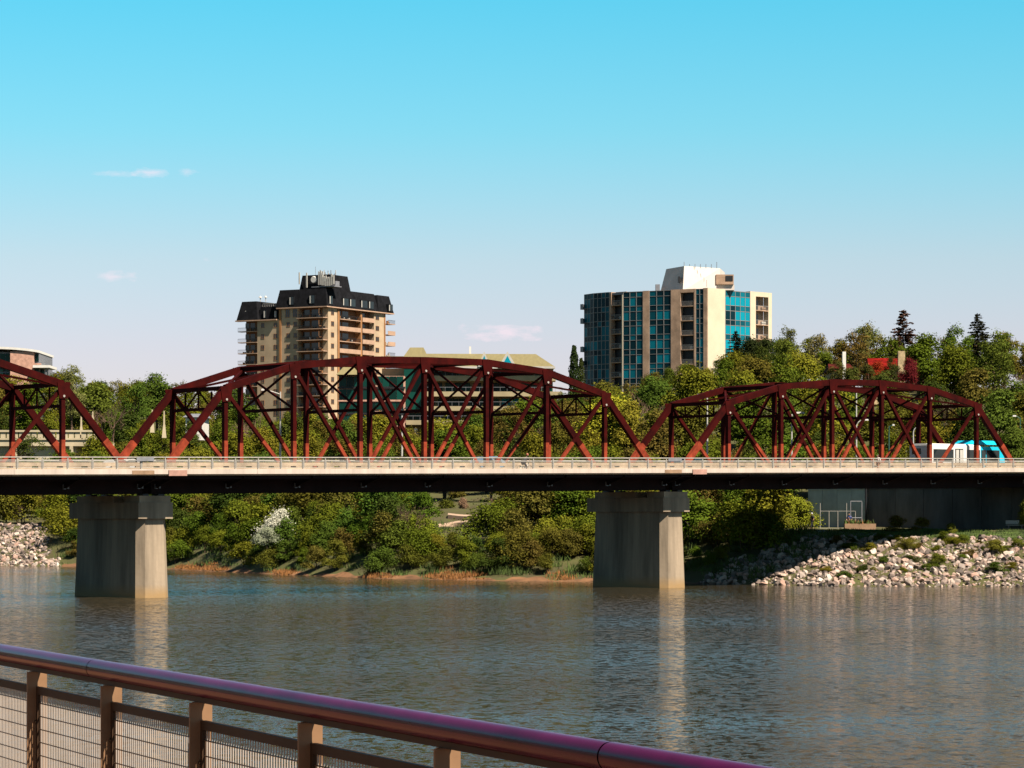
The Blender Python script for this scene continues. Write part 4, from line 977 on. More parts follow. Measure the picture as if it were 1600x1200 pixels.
M['skin'] = mat('skin', (.42, .22, .14), .6, .05, 3)
def skin_body(name, joints, edges, radii, m, parent):
    me = bpy.data.meshes.new(name); me.from_pydata(joints, edges, []); me.materials.append(m)
    o = link(name, me, parent); md = o.modifiers.new('skin', 'SKIN'); md.use_smooth_shade = True
    for i, v in enumerate(me.skin_vertices[0].data): v.radius = (radii[i], radii[i]); v.use_root = (i == 0)
    sb = o.modifiers.new('sub', 'SUBSURF'); sb.levels = 1; sb.render_levels = 1
    return o
def person(label, loc, rz, pose, top, bottom, hair=(.03, .02, .015)):
    p_ = thing('person', label, 'person', loc, rz)
    if pose == 'ride':
        J = {'pel': (0, 0, .98), 'ch': (.28, 0, 1.32), 'nk': (.40, 0, 1.50), 'sl': (.32, .18, 1.38), 'sr': (.32, -.18, 1.38), 'el': (.50, .22, 1.18), 'er': (.50, -.22, 1.18), 'hl': (.68, .2, 1.06), 'hr': (.68, -.2, 1.06),
             'hpl': (0, .1, .93), 'hpr': (0, -.1, .93), 'kl': (.38, .12, .80), 'kr': (.30, -.12, .58), 'al': (.20, .12, .42), 'ar': (.16, -.12, .16), 'tl': (.36, .12, .38), 'tr': (.34, -.12, .12)}
        hd = (.46, 0, 1.66)
    else:
        st = .18
        J = {'pel': (0, 0, .95), 'ch': (.02, 0, 1.28), 'nk': (.03, 0, 1.46), 'sl': (0, .2, 1.40), 'sr': (0, -.2, 1.40), 'el': (-.10, .26, 1.12), 'er': (.06, -.26, 1.12), 'hl': (.02, .27, .88), 'hr': (.24, -.26, .92),
             'hpl': (0, .1, .90), 'hpr': (0, -.1, .90), 'kl': (.14, .11, .50), 'kr': (-.06, -.11, .49), 'al': (.20, .11, .08), 'ar': (-.28, -.11, .12), 'tl': (.36, .11, .04), 'tr': (-.14, -.11, .03)}
        hd = (.05, 0, 1.62)
    keys = list(J); E = [('pel', 'ch'), ('ch', 'nk'), ('ch', 'sl'), ('ch', 'sr'), ('sl', 'el'), ('el', 'hl'), ('sr', 'er'), ('er', 'hr'), ('pel', 'hpl'), ('pel', 'hpr'), ('hpl', 'kl'), ('kl', 'al'), ('al', 'tl'), ('hpr', 'kr'), ('kr', 'ar'), ('ar', 'tr')]
    rad = {'pel': .14, 'ch': .15, 'nk': .06, 'sl': .07, 'sr': .07, 'el': .048, 'er': .048, 'hl': .035, 'hr': .035, 'hpl': .095, 'hpr': .095, 'kl': .062, 'kr': .062, 'al': .042, 'ar': .042, 'tl': .035, 'tr': .035}
    skin_body('body', [J[k] for k in keys], [(keys.index(a), keys.index(b)) for a, b in E], [rad[k] * .98 for k in keys], M['skin'], p_)
    ks = ['ch', 'nk', 'sl', 'sr', 'el', 'er', 'pel']; es = [('ch', 'pel'), ('ch', 'nk'), ('ch', 'sl'), ('ch', 'sr'), ('sl', 'el'), ('sr', 'er')]
    skin_body('shirt', [J[k] for k in ks], [(ks.index(a), ks.index(b)) for a, b in es], [rad[k] * 1.22 for k in ks], top, p_)
    ks = ['pel', 'hpl', 'hpr', 'kl', 'kr', 'al', 'ar']; es = [('pel', 'hpl'), ('pel', 'hpr'), ('hpl', 'kl'), ('hpr', 'kr'), ('kl', 'al'), ('kr', 'ar')]
    skin_body('trousers', [J[k] for k in ks], [(ks.index(a), ks.index(b)) for a, b in es], [rad[k] * 1.2 for k in ks], bottom, p_)
    mb = MB(); mb.sphere(hd, .105, (1, .82, 1.18)); mb.sphere((hd[0] + .10, 0, hd[2] - .01), .022, (1, .8, 1.2), nu=6, nv=4); mb.build('head', M['skin'], p_, True)
    mb = MB(); mb.sphere((hd[0] - .018, 0, hd[2] + .03), .112, (1, .86, 1.06)); mb.build('hair', mat('hair', hair, .6), p_, True)
    return p_
sw = mat('white_shirt', (.72, .62, .58), .9, .04, 4); sd = mat('dark_cloth', (.02, .02, .03), .9, .1, 4); srd = mat('red_cap', (.4, .05, .03), .8); sbl = mat('blue_cloth', (.03, .06, .2), .9, .1, 4)
s = s_at(1372, -2.3); x, y = bp(s, -2.3); person('person in white shirt walking on the footway left of the bus', (x, y, deck(s) - .42), BTH + math.pi, 'walk', sw, mat('tan_shorts', (.35, .17, .1), .9))
s = s_at(818, -2.2); x, y = bp(s, -2.2); zb_ = deck(s) - .42
person('cyclist with reddish cap bent over handlebars on the bridge footway', (x, y, zb_), BTH, 'ride', sd, sd, (.4, .12, .08))
bk_ = thing('bicycle', 'white framed bicycle under the cyclist on the bridge footway', 'bicycle', (x, y, zb_), BTH)
mb = MB()
for (a, b) in (((-.02, 0, .52), (.05 - .1, 0, .92)), ((-.04, 0, .84), (.58, 0, .82)), ((.02, 0, .32), (.58, 0, .80)), ((.02, 0, .32), (-.42, 0, .34)), ((-.42, 0, .34), (-.04, 0, .84)), ((.58, 0, .86), (.72, 0, .34)), ((.02, 0, .32), (-.05, 0, .84))): mb.cyl(a, b, .022, n=6)
mb.build('frame', M['white'], bk_)
for xx in (-.42, .72):
    mb = MB(); pts = [Vector((xx + .33 * math.cos(t), 0, .345 + .33 * math.sin(t))) for t in np.linspace(0, 2 * math.pi, 19)]; mb.tube(pts, .02, 5)
    for t in np.linspace(0, math.pi, 6)[:-1]: mb.cyl((xx + .32 * math.cos(t), 0, .345 + .32 * math.sin(t)), (xx - .32 * math.cos(t), 0, .345 - .32 * math.sin(t)), .004, n=3)
    mb.build('wheel', M['tyre'], bk_)
mb = MB(); mb.cyl((.60, -.24, 1.02), (.60, .24, 1.02), .015, n=6); mb.cyl((.585, 0, .84), (.60, 0, 1.02), .018, n=6); mb.build('handlebar', M['dark'], bk_)
mb = MB(); mb.box(-.2, .08, -.07, .07, .93, .98); mb.build('saddle', M['dark'], bk_)
for (px, py, lb, tp) in ((1269, 826, 'person in dark clothes with white cap beside the yellow green tree', sd), (1327, 828, 'person in blue beside the white tube frame', sbl)):
    c = P(px, py, 326); person(lb, (c.x, c.y, tz(c.x, c.y)), random.uniform(0, 6), 'walk', tp, sd, (.5, .5, .5) if px < 1300 else (.03, .02, .02))

# ------------------------------------------------------------------ riprap banks with loose rocks
M['rock'] = None
def mat_rock():
    m = bpy.data.materials.new('riprap_rock'); m.use_nodes = True; t = m.node_tree; b = t.nodes['Principled BSDF']; b.inputs['Roughness'].default_value = .9
    g_ = N(t, 'ShaderNodeNewGeometry'); oi = N(t, 'ShaderNodeObjectInfo'); ad = N(t, 'ShaderNodeMath', operation='ADD'); fr = N(t, 'ShaderNodeMath', operation='FRACT')
    t.links.new(g_.outputs['Random Per Island'], ad.inputs[0]); t.links.new(oi.outputs['Random'], ad.inputs[1]); t.links.new(ad.outputs[0], fr.inputs[0])
    rp = N(t, 'ShaderNodeValToRGB'); e = rp.color_ramp.elements; e[0].position = 0; e[0].color = (.070, .052, .042, 1); e[1].position = 1; e[1].color = (.48, .39, .32, 1)
    for p_, c_ in ((.35, (.17, .12, .095)), (.6, (.31, .25, .21)), (.8, (.32, .19, .14))): q_ = rp.color_ramp.elements.new(p_); q_.color = (*c_, 1)
    t.links.new(fr.outputs[0], rp.inputs[0])
    c = N(t, 'ShaderNodeTexCoord'); no = N(t, 'ShaderNodeTexNoise'); no.inputs['Scale'].default_value = 4; no.inputs['Detail'].default_value = 5; t.links.new(c.outputs['Object'], no.inputs['Vector'])
    mx = N(t, 'ShaderNodeMix', data_type='RGBA', blend_type='MULTIPLY'); mx.inputs[0].default_value = .5; t.links.new(rp.outputs[0], mx.inputs[6]); t.links.new(no.outputs[0], mx.inputs[7]); t.links.new(mx.outputs[2], b.inputs['Base Color'])
    return m
M['rock'] = mat_rock()
def rock_verts():
    bm = bmesh.new()
    for k in range(15):
        d_ = Vector(rng.normal(size=3)).normalized(); bm.verts.new((d_.x * .5, d_.y * .42, d_.z * .36))
    r_ = bmesh.ops.convex_hull(bm, input=bm.verts[:])
    bmesh.ops.delete(bm, geom=[v for v in bm.verts if not v.link_faces], context='VERTS')
    bm.verts.index_update(); V = np.array([v.co[:] for v in bm.verts]); Fs = [tuple(v.index for v in f.verts) for f in bm.faces]; bm.free(); return V, Fs
RV = [rock_verts() for _ in range(8)]
RM = []
for V, Fs in RV:
    me = bpy.data.meshes.new('rock'); me.from_pydata(V.tolist(), [], Fs); me.materials.append(M['rock']); me.update(); RM.append(me)
def riprap(name, label, xr, dr, n, nobj, smin, smax, keep=None):
    base_x = (xr[0] + xr[1]) / 2
    bv = []; bf = []; gx = np.arange(xr[0], xr[1] + .01, .8); gd = np.arange(dr[0] - 3, dr[1], .8)
    for x in gx:
        for d_ in gd: y = np.interp(x, WX, WY) + d_; bv.append((x, y, tz(x, y) + .06))
    k = len(gd)
    for i in range(len(gx) - 1):
        for j in range(k - 1):
            if keep and not keep(*bv[i * k + j][:2]): continue
            bf.append((i * k + j, (i + 1) * k + j, (i + 1) * k + j + 1, i * k + j + 1))
    me = bpy.data.meshes.new(name); me.from_pydata(bv, [], bf); me.materials.append(M['earth']); me.update()
    o = tag(link(name, me), label, kind='structure')
    R_ = []
    while len(R_) < n:
        x = random.uniform(*xr); d_ = random.uniform(*dr); y = float(np.interp(x, WX, WY)) + d_
        if keep and not keep(x, y): continue
        sz = smin + (smax - smin) * random.random() ** 2.6
        R_.append((sz, x, y, tz(x, y)))
    R_.sort(key=lambda r: -r[0] / r[2] * 300)
    vis = []
    sv = []; sf = []
    for i, (sz, x, y, z) in enumerate(R_):
        q = Quaternion(Vector(rng.normal(size=3)).normalized(), random.uniform(0, 6.28)).to_euler()
        j = random.randrange(8)
        if i < nobj:
            c = link('rock', RM[j], o, (x, y, z + sz * .18)); c.rotation_euler = q; c.scale = (sz, sz, sz)
        else:
            V, Fs = RV[j]; Mx = np.array(q.to_matrix()); w = (V * sz) @ Mx.T + np.array([x, y, z + sz * .18]); n0 = len(sv); sv += w.tolist(); sf += [tuple(n0 + a for a in f) for f in Fs]
    if sv:
        me = bpy.data.meshes.new('small_rocks'); me.from_pydata(sv, [], sf); me.materials.append(M['rock']); me.update()
        s_ = link('small_rocks', me, o); s_['kind'] = 'stuff'
    return o
def keep_r(x, y):
    px = PX(x, y); d_ = y - np.interp(x, WX, WY)
    lim = np.interp(px, [1095, 1130, 1230, 1300, 1700], [1.5, 7, 16, 18.5, 18.5])
    return d_ < lim + 1.2 * math.sin(x * 1.7) and px > 1095
riprap('riprap_slope', 'right river bank covered with pale broken riprap rocks', (18.5, 62), (-.6, 19), 5600, 300, .16, 1.0, keep_r)
def keep_l(x, y):
    px = PX(x, y); d_ = y - np.interp(x, WX, WY)
    return px < 78 - d_ * .3 + 4 * math.sin(d_) or (d_ < 4.5 and px < 95)
riprap('riprap_slope', 'left river bank covered with small pinkish riprap rocks', (-95, -60), (-.5, 24), 3400, 300, .25, 1.1, keep_l)

# strip of pale path seen between the shrubs, promenade and lawn on the right bank
def strip_path(name, pts, w, label, m):
    v = []; f = []
    for i, (px, py, Y) in enumerate(pts):
        x = (px - 800) / F * Y; 
        zz = tz(x, Y + w / 2) + .25
        v += [(x, Y - w / 2, zz - .1), (x, Y + w / 2, zz + .1), (x, Y - w / 2 - .4, zz - 1.2)]
    for i in range(len(pts) - 1): f += [(3 * i, 3 * i + 3, 3 * i + 4, 3 * i + 1), (3 * i + 2, 3 * i + 5, 3 * i + 3, 3 * i)]
    me = bpy.data.meshes.new(name); me.from_pydata(v, [], f); me.materials.append(m); me.update(); return tag(link(name, me), label, kind='structure')
strip_path('footpath', [(685 + k * 6, 0, 346 + 1.2 * math.sin(k * .5)) for k in range(16)], 3.2, 'pale footpath on the far bank between shrubs', M['path'])
strip_path('footpath', [(700 + k * 6, 0, 362 - k * .6) for k in range(13)], 2.6, 'second pale bend of the footpath higher on the far bank', M['path'])
v = []; f = []
for i in range(40):
    s = 72.5 if False else None
gx = np.arange(26, 62, 1.0)
for x in gx:
    wy = float(np.interp(x, WX, WY))
    for d_ in (19.5, 23.5): v.append((x, wy + d_, tz(x, wy + d_) + .09))
for i in range(len(gx) - 1): f.append((2 * i, 2 * i + 2, 2 * i + 3, 2 * i + 1))
me = bpy.data.meshes.new('lawn'); me.from_pydata(v, [], f); me.materials.append(M['grass']); me.update(); tag(link('lawn', me), 'strip of mown lawn above the right riprap', kind='structure')

# ------------------------------------------------------------------ vegetation prototypes
def quads_mesh(name, c, n_, size, m):
    k = len(c)
    r1 = rng.normal(size=(k, 3)); n_ = n_ / np.linalg.norm(n_, axis=1, keepdims=True)
    u = np.cross(n_, r1); u /= np.linalg.norm(u, axis=1, keepdims=True); w = np.cross(n_, u)
    s1 = size[:, None] * .5; s2 = s1 * rng.uniform(.55, .95, size=(k, 1))
    V = np.stack([c - u * s1, c - w * s2 * .9 + u * s1 * .1, c + u * s1, c + w * s2], 1).reshape(-1, 3)
    me = bpy.data.meshes.new(name); me.vertices.add(4 * k); me.vertices.foreach_set('co', V.ravel())
    me.loops.add(4 * k); me.loops.foreach_set('vertex_index', np.arange(4 * k)); me.polygons.add(k); me.polygons.foreach_set('loop_start', np.arange(k) * 4)
    me.materials.append(m); me.update(calc_edges=True); return me
def crown_lobes(nl, rx, rz, z0, rng_, ls=1.0):
    lob = []
    for i in range(nl):
        a = rng_.uniform(0, 6.283); q = rng_.uniform(0, 1) ** .5; hz = rng_.uniform(0, 1)
        rad = rx * .62 * (1 - .55 * hz ** 1.5)
        lob.append((rad * q * math.cos(a), rad * q * math.sin(a), z0 + rz * (.12 + .80 * hz), rng_.uniform(.24, .46) * rx * ls * (1 - .25 * hz)))
    return lob
def make_broad(name, nl, nleaf, rx, rz, z0, lsize, seed, flat=1.0):
    g_ = np.random.default_rng(seed); lob = crown_lobes(nl, rx, rz, z0, g_, flat)
    wts = np.array([l[3] ** 2 for l in lob]); wts /= wts.sum(); pick = g_.choice(nl, nleaf, p=wts)
    L = np.array(lob)[pick]
    d = g_.normal(size=(nleaf, 3)); d /= np.linalg.norm(d, axis=1, keepdims=True); d[:, 2] = np.where(d[:, 2] < -.35, -d[:, 2], d[:, 2])
    rr_ = L[:, 3] * (g_.uniform(.2, 1, nleaf) ** .5) * (1 + .30 * np.abs(g_.normal(size=nleaf)) * (g_.random(nleaf) < .45))
    c = L[:, :3] + d * rr_[:, None]; c[:, 2] = np.maximum(c[:, 2], .1)
    nrm = d * .85 + g_.normal(size=(nleaf, 3)) * .46 + np.array([.12, -.1, .3])
    sz = lsize * g_.uniform(.6, 1.35, nleaf)
    return quads_mesh(name, c, nrm, sz, M['leaf']), lob
def make_trunk(name, lob, h, r0, m):
    mb = MB(); mb.cyl((0, 0, -.6), (0, 0, h * .45), r0, r0 * .7, n=7); 
    for l in lob[:9]:
        a = Vector((0, 0, h * random.uniform(.2, .45))); b = Vector(l[:3]); mid = a.lerp(b, .55) + Vector((random.uniform(-.2, .2), random.uniform(-.2, .2), .2))
        mb.cyl(a, mid, r0 * .5, r0 * .3, n=5); mb.cyl(mid, b, r0 * .3, r0 * .08, n=5)
    return mb.mesh(name, m)
# unit prototypes are about 10 m tall (trees) or 4 m tall (shrubs)
TREES = []
for i in range(6):
    cm, lob = make_broad('crown', [20, 24, 18, 26, 22, 28][i], 12000, [4.0, 4.4, 3.5, 4.6, 3.8, 4.2][i], [7.6, 7.2, 8.2, 7.4, 8.0, 7.0][i], [1.2, 1.4, .9, 1.5, 1.0, 1.2][i], .27, 100 + i)
    TREES.append((cm, make_trunk('trunk', lob, 8, .22, M['bark'])))
SHRUBS = []
for i in range(5):
    cm, lob = make_broad('foliage', [13, 15, 12, 16, 14][i], 5600, [2.5, 2.9, 2.2, 3.1, 2.6][i], [3.4, 3.0, 3.8, 3.0, 3.4][i], [.2, .1, .3, .1, .2][i], .17, 200 + i)
    SHRUBS.append((cm, make_trunk('stem', lob, 3.0, .07, M['bark'])))
LOOSE = []
for i in range(2):
    cm, lob = make_broad('crown', 46, 5200, 4.6, 8.2, 1.4, .24, 300 + i, .6); LOOSE.append((cm, make_trunk('trunk', lob + lob, 8.5, .20, M['twig'])))
def make_conifer(seed, top_sparse=True):
    g_ = np.random.default_rng(seed); c = []; n = []; z_ = []; mb = MB(); mb.cyl((0, 0, -.5), (0, 0, 11.8), .22, .03, n=7)
    for lv in range(26):
        z = 1.2 + lv * .42; rad = 4.3 * (1 - (z - .6) / 12.0) ** .9 * g_.uniform(.75, 1.15); nb = 9 if z < 8.5 else 6
        for b in range(nb):
            a = g_.uniform(0, 6.283); ln = rad * g_.uniform(.6, 1.1); tip = Vector((math.cos(a) * ln, math.sin(a) * ln, z - .16 * ln + .1)); mb.cyl((0, 0, z), tip, .035, .01, n=3, cap=False)
            for q in range(int(16 * ln) + 6):
                f_ = g_.uniform(.25, 1.02); p_ = Vector((0, 0, z)).lerp(tip, f_) + Vector(g_.normal(size=3) * .10 * (1.3 - f_ * .5)); c.append(p_[:]); n.append((g_.normal() * .5, g_.normal() * .5, 1)); z_.append(.42 * g_.uniform(.6, 1.2))
    return quads_mesh('crown', np.array(c), np.array(n), np.array(z_), M['leaf']), mb.mesh('trunk', M['bark'])
SPRUCE = [make_conifer(5), make_conifer(6)]
def make_poplar(seed):
    g_ = np.random.default_rng(seed); k = 3200; z = g_.uniform(.8, 11.8, k); r_ = 1.25 * np.sin(np.clip((z - .4) / 11.8, 0, 1) * math.pi) ** .6 * (1 - .45 * z / 12) + .08
    a = g_.uniform(0, 6.283, k); q = g_.uniform(.3, 1, k) ** .5 * (1 + .15 * np.sin(z * 3 + a * 2)); c = np.stack([np.cos(a) * r_ * q, np.sin(a) * r_ * q, z], 1)
    n = np.stack([np.cos(a), np.sin(a), .3 + 0 * a], 1) + g_.normal(size=(k, 3)) * .5
    mb = MB(); mb.cyl((0, 0, -.5), (0, 0, 9), .2, .04, n=7); return quads_mesh('crown', c, n, .38 * g_.uniform(.6, 1.2, k), M['leaf']), mb.mesh('trunk', M['bark'])
POPLAR = make_poplar(11)
def make_bare(seed):
    g_ = np.random.default_rng(seed); mb = MB()
    def br(p, d, ln, r, dep):
        e = p + d * ln; mb.cyl(p, e, r, r * .6, n=4 if dep < 2 else 3, cap=False)
        if dep < 4:
            for _ in range(3 if dep < 3 else 3):
                nd = (d + Vector(g_.normal(size=3)) * .42 + Vector((0, 0, .1))).normalized(); br(p + d * ln * g_.uniform(.45, 1), nd, ln * g_.uniform(.55, .8), r * .6, dep + 1)
    for _ in range(5): br(Vector((g_.normal() * .25, g_.normal() * .25, 0)), Vector((g_.normal() * .35, g_.normal() * .35, 1)).normalized(), 1.25, .045, 0)
    return mb.mesh('branches', M['twig'])
BARE = [make_bare(21), make_bare(22)]

GREENS = [((.062, .078, .008), 'mid green'), ((.051, .072, .008), 'fresh green'), ((.085, .092, .009), 'light green'), ((.031, .043, .008), 'dark green'), ((.102, .096, .010), 'yellowish green'), ((.070, .064, .010), 'olive'), ((.052, .074, .011), 'deep green'), ((.078, .061, .013), 'brownish')]
USED = set()
def unique(make, h, hmid):
    # another colour of foliage until the label is free
    for k in range(24):
        col, cw = random.choice(GREENS)
        lb = make(cw)
        if k > 8: lb = ('tall ' if h > hmid else 'small ') + lb
        if lb not in USED: break
    USED.add(lb); return col, lb
def place(kind, proto, x, y, h, hp, label, cat, name, group, col, wide=1.0, z=None, parts=('crown', 'trunk')):
    z = tz(x, y) - .1 if z is None else z
    r_ = thing(name, label, cat, (x, y, z), random.uniform(0, 6.28), group)
    k = h / hp; r_.scale = (k * wide, k * wide, k)
    c = link(parts[0], proto[0], r_); c.color = (*col, 1)
    if len(proto) > 1: link(parts[1], proto[1], r_)
    return r_
SKX = [-150, -40, 80, 110, 150, 200, 250, 285, 330, 365, 400, 440, 470, 520, 560, 600, 640, 690, 740, 800, 850, 880, 920, 960, 1010, 1060, 1100, 1130, 1215, 1222, 1270, 1300, 1350, 1380, 1440, 1490, 1520, 1570, 1610, 1800]
SKY_ = [592, 590, 588, 572, 582, 581, 579, 598, 600, 590, 650, 640, 640, 655, 652, 650, 668, 648, 640, 632, 606, 612, 598, 590, 580, 566, 560, 545, 525, 514, 522, 540, 508, 520, 515, 512, 520, 512, 522, 520]
def skyl(px): return float(np.interp(px, SKX, SKY_))
def zone(px):
    for lim, ph in ((60, 'below the brick office'), (150, 'behind the left truss'), (230, 'left of the middle truss'), (372, 'left of the beige tower'), (520, 'below the beige tower'), (640, 'below the green glass wing'), (760, 'below the green roof'), (872, 'below the right end of the green roof'),
                    (960, 'below the poplars'), (1030, 'right of the middle truss'), (1110, 'below the glass tower'), (1210, 'below the lit side of the glass tower'), (1300, 'left of the white chimney'), (1360, 'below the white chimney'), (1440, 'beside the red roof'), (1530, 'above the bus'), (9999, 'at the right picture edge')):
        if px < lim: break
    gr = 'trees on the bank left of the beige tower' if px < 372 else 'trees below the green roofed building' if px < 880 else 'trees below the glass tower' if px < 1110 else 'trees on the hillside behind the right truss span'
    return ph, gr
ROWS_PH = ['tree just above the deck', 'front row tree', 'tree low in the wood', 'tree in the lower wood', 'tree half way up the wood', 'tree in the upper wood', 'tree high in the wood', 'skyline tree', 'hindmost skyline tree']
def clear(px, Y, x, y):
    s, t = bst(x, y)
    if t < 17 and s > -20: return False
    if S_WALL - 16 < s < S_WALL + 7 and t < 37: return False
    for (p0, p1, Y0, Y1) in ((1290, 1340, 436, 456), (1356, 1432, 432, 452), (280, 322, 500, 520), (-400, 165, 514, 540)):
        if p0 - 14 < px < p1 + 14 and Y0 - 3 < Y < Y1: return False
    return True
nt_ = 0
rows = [(34, 6.5), (48, 7.5), (64, 8.5), (82, 9), (104, 10), (128, 10.5), (155, 11), (185, 11), (215, 11)]
for ri, (dd, hh) in enumerate(rows):
    px = -70 + random.uniform(0, 30)
    while px < 1680:
        Y = 330.0
        for _ in range(6):
            x = (px - 800) / F * Y; Y = float(np.interp(x, WX, WY)) + dd
        Y += random.uniform(-6, 6); x = (px - 800) / F * Y
        h = hh * random.uniform(.8, 1.25); z = tz(x, Y)
        ztop = ZY(skyl(px) + random.uniform(-6, 14), Y); h = min(h, ztop - z)
        last_row = ri >= 6
        if last_row and h > 4: h = min(max(h, ztop - z - random.uniform(0, 1.5)), 17)
        step = max(5.0, h * .56) * F / Y * random.uniform(.75, 1.15)
        if h > 3.2 and clear(px, Y, x, Y) and not (672 < px < 775 and dd < 60):
            zn, gr = zone(px); hidden = 1322 < px < 1335 and Y < 440 and ZY(575, Y) < z + h
            red_gap = (1300 < px < 1330 or 1352 < px < 1432) and Y < 440
            if red_gap: h = min(h, ZY(592, Y) - z)
            if h > 3:
                proto = random.choice(TREES) if random.random() > (.45 if ri >= 6 else .18) else random.choice(LOOSE)
                col, lb = unique(lambda cw: cw + ' ' + ROWS_PH[ri] + ' ' + zn, h, hh); f_ = random.uniform(.9, 1.15); col = tuple(c * f_ for c in col)
                place('t', proto, x, Y, h, 9.6, lb, 'tree', 'broadleaf_tree', gr, col, random.uniform(.95, 1.25)); nt_ += 1
        px += step
# trees singled out by their look
def hero(px, ytop, Y, proto, hp, h, label, name, col, wide=1.0, cat='tree'):
    x = (px - 800) / F * Y; return place('t', proto, x, Y, h, hp, label, cat, name, None, col, wide, ZY(ytop, Y) - h)
YG = (.19, .17, .016)
hero(955, 603, 395, TREES[1], 9.6, 11, 'bright yellow green tree between the middle and right trusses', 'yellow_green_tree', YG, 1.15)
hero(978, 625, 390, TREES[4], 9.6, 9, 'shorter yellow green tree at the right side of the bright one', 'yellow_green_tree', (.15, .14, .016), 1.0)
hero(478, 640, 520, TREES[2], 9.6, 9, 'yellow green tree at the foot of the beige apartment tower', 'yellow_green_tree', (.14, .13, .016), 1.0)
hero(560, 640, 520, TREES[0], 9.6, 10, 'yellow green tree before the green glass wing', 'yellow_green_tree', (.15, .14, .014), .9)
hero(592, 642, 515, TREES[3], 9.6, 8, 'bushy yellow tree right of the one before the green glass wing', 'yellow_green_tree', (.17, .14, .014), .9)
hero(112, 569, 560, LOOSE[0], 9.6, 13, 'tall loose pale tree on the left skyline beside the brick building', 'loose_tree', (.10, .10, .03), .8)
hero(897, 538, 600, POPLAR, 12, 13.5, 'dark columnar poplar left of the glass tower', 'poplar_tree', (.018, .028, .009), 1.0)
hero(908, 558, 602, POPLAR, 12, 11.5, 'shorter dark poplar close to the glass tower', 'poplar_tree', (.024, .034, .010), .9)
hero(1411, 484, 478, SPRUCE[0], 12, 13, 'tall brownish spruce on the skyline above the red roof', 'spruce_tree', (.060, .034, .020), 1.25)
hero(1528, 490, 480, SPRUCE[1], 12, 11, 'dark spruce on the skyline near the right picture edge', 'spruce_tree', (.022, .022, .010), 1.35)
hero(1150, 517, 520, SPRUCE[1], 12, 10, 'dark spruce in front of the lit side of the glass tower', 'spruce_tree', (.016, .022, .010), 1.3)
hero(1172, 521, 524, TREES[5], 9.6, 9.5, 'dark round tree in front of the cyan windows of the glass tower', 'dark_tree', (.022, .030, .010), 1.0)
hero(1196, 527, 522, TREES[2], 9.6, 9, 'dark tree at the right foot of the glass tower', 'dark_tree', (.026, .034, .010), .9)
hero(1228, 512, 490, LOOSE[1], 9.6, 12, 'loose tree on the skyline right of the glass tower', 'loose_tree', (.055, .062, .014), .8)
hero(1273, 520, 495, LOOSE[0], 9.6, 10, 'pale feathery tree on the skyline between glass tower and white chimney', 'loose_tree', (.11, .10, .035), .95)
hero(1358, 506, 486, LOOSE[1], 9.6, 12, 'pale loose tree on the skyline left of the brownish spruce', 'loose_tree', (.10, .10, .025), .95)
hero(1372, 558, 430, TREES[1], 9.6, 6, 'red leaved tree before the red roofed house', 'red_tree', (.20, .016, .010), .9)
hero(1386, 574, 426, TREES[0], 9.6, 6, 'green tree standing before the lower part of the red roof', 'bushy_tree', (.045, .06, .012), 1.2)
hero(1360, 566, 428, LOOSE[0], 9.6, 6.5, 'loose green tree covering the left end of the red roof', 'loose_tree', (.05, .05, .012), .9)
hero(1395, 557, 429, LOOSE[1], 9.6, 7, 'loose dark tree covering the middle of the red roof', 'loose_tree', (.035, .04, .010), .7)
hero(1308, 564, 429, LOOSE[1], 9.6, 6, 'loose green tree before the dull red roof', 'loose_tree', (.05, .055, .012), 1.0)
hero(1330, 572, 428, TREES[2], 9.6, 6, 'green tree just right of the slim white chimney', 'bushy_tree', (.05, .06, .012), 1.1)
hero(296, 655, 470, TREES[4], 9.6, 6, 'green tree before the small white house', 'bushy_tree', (.05, .066, .012), 1.0)
hero(1420, 556, 431, TREES[3], 9.6, 5, 'small dark red tree right of the stone chimney', 'red_tree', (.09, .016, .012), .9)
hero(1240, 766, 328, TREES[1], 9.6, 5.6, 'yellow green tree left of the light grey wall under the bridge', 'yellow_green_tree', (.15, .15, .014), 1.25)
hero(1215, 778, 327, TREES[4], 9.6, 5.0, 'green bushy tree left of the yellow green one by the grey wall', 'bushy_tree', (.09, .10, .014), 1.2)
hero(1608, 768, 312, TREES[0], 9.6, 4.6, 'green tree at the right picture edge under the bridge', 'bushy_tree', (.10, .10, .014), .8)
hero(700, 774, 392, TREES[3], 9.6, 8, 'green tree above the footpath left of the pinkish bush', 'bushy_tree', (.08, .09, .014), 1.1)
hero(765, 772, 385, TREES[5], 9.6, 9, 'dark green tree right of the footpath', 'dark_tree', (.035, .052, .012), 1.2)

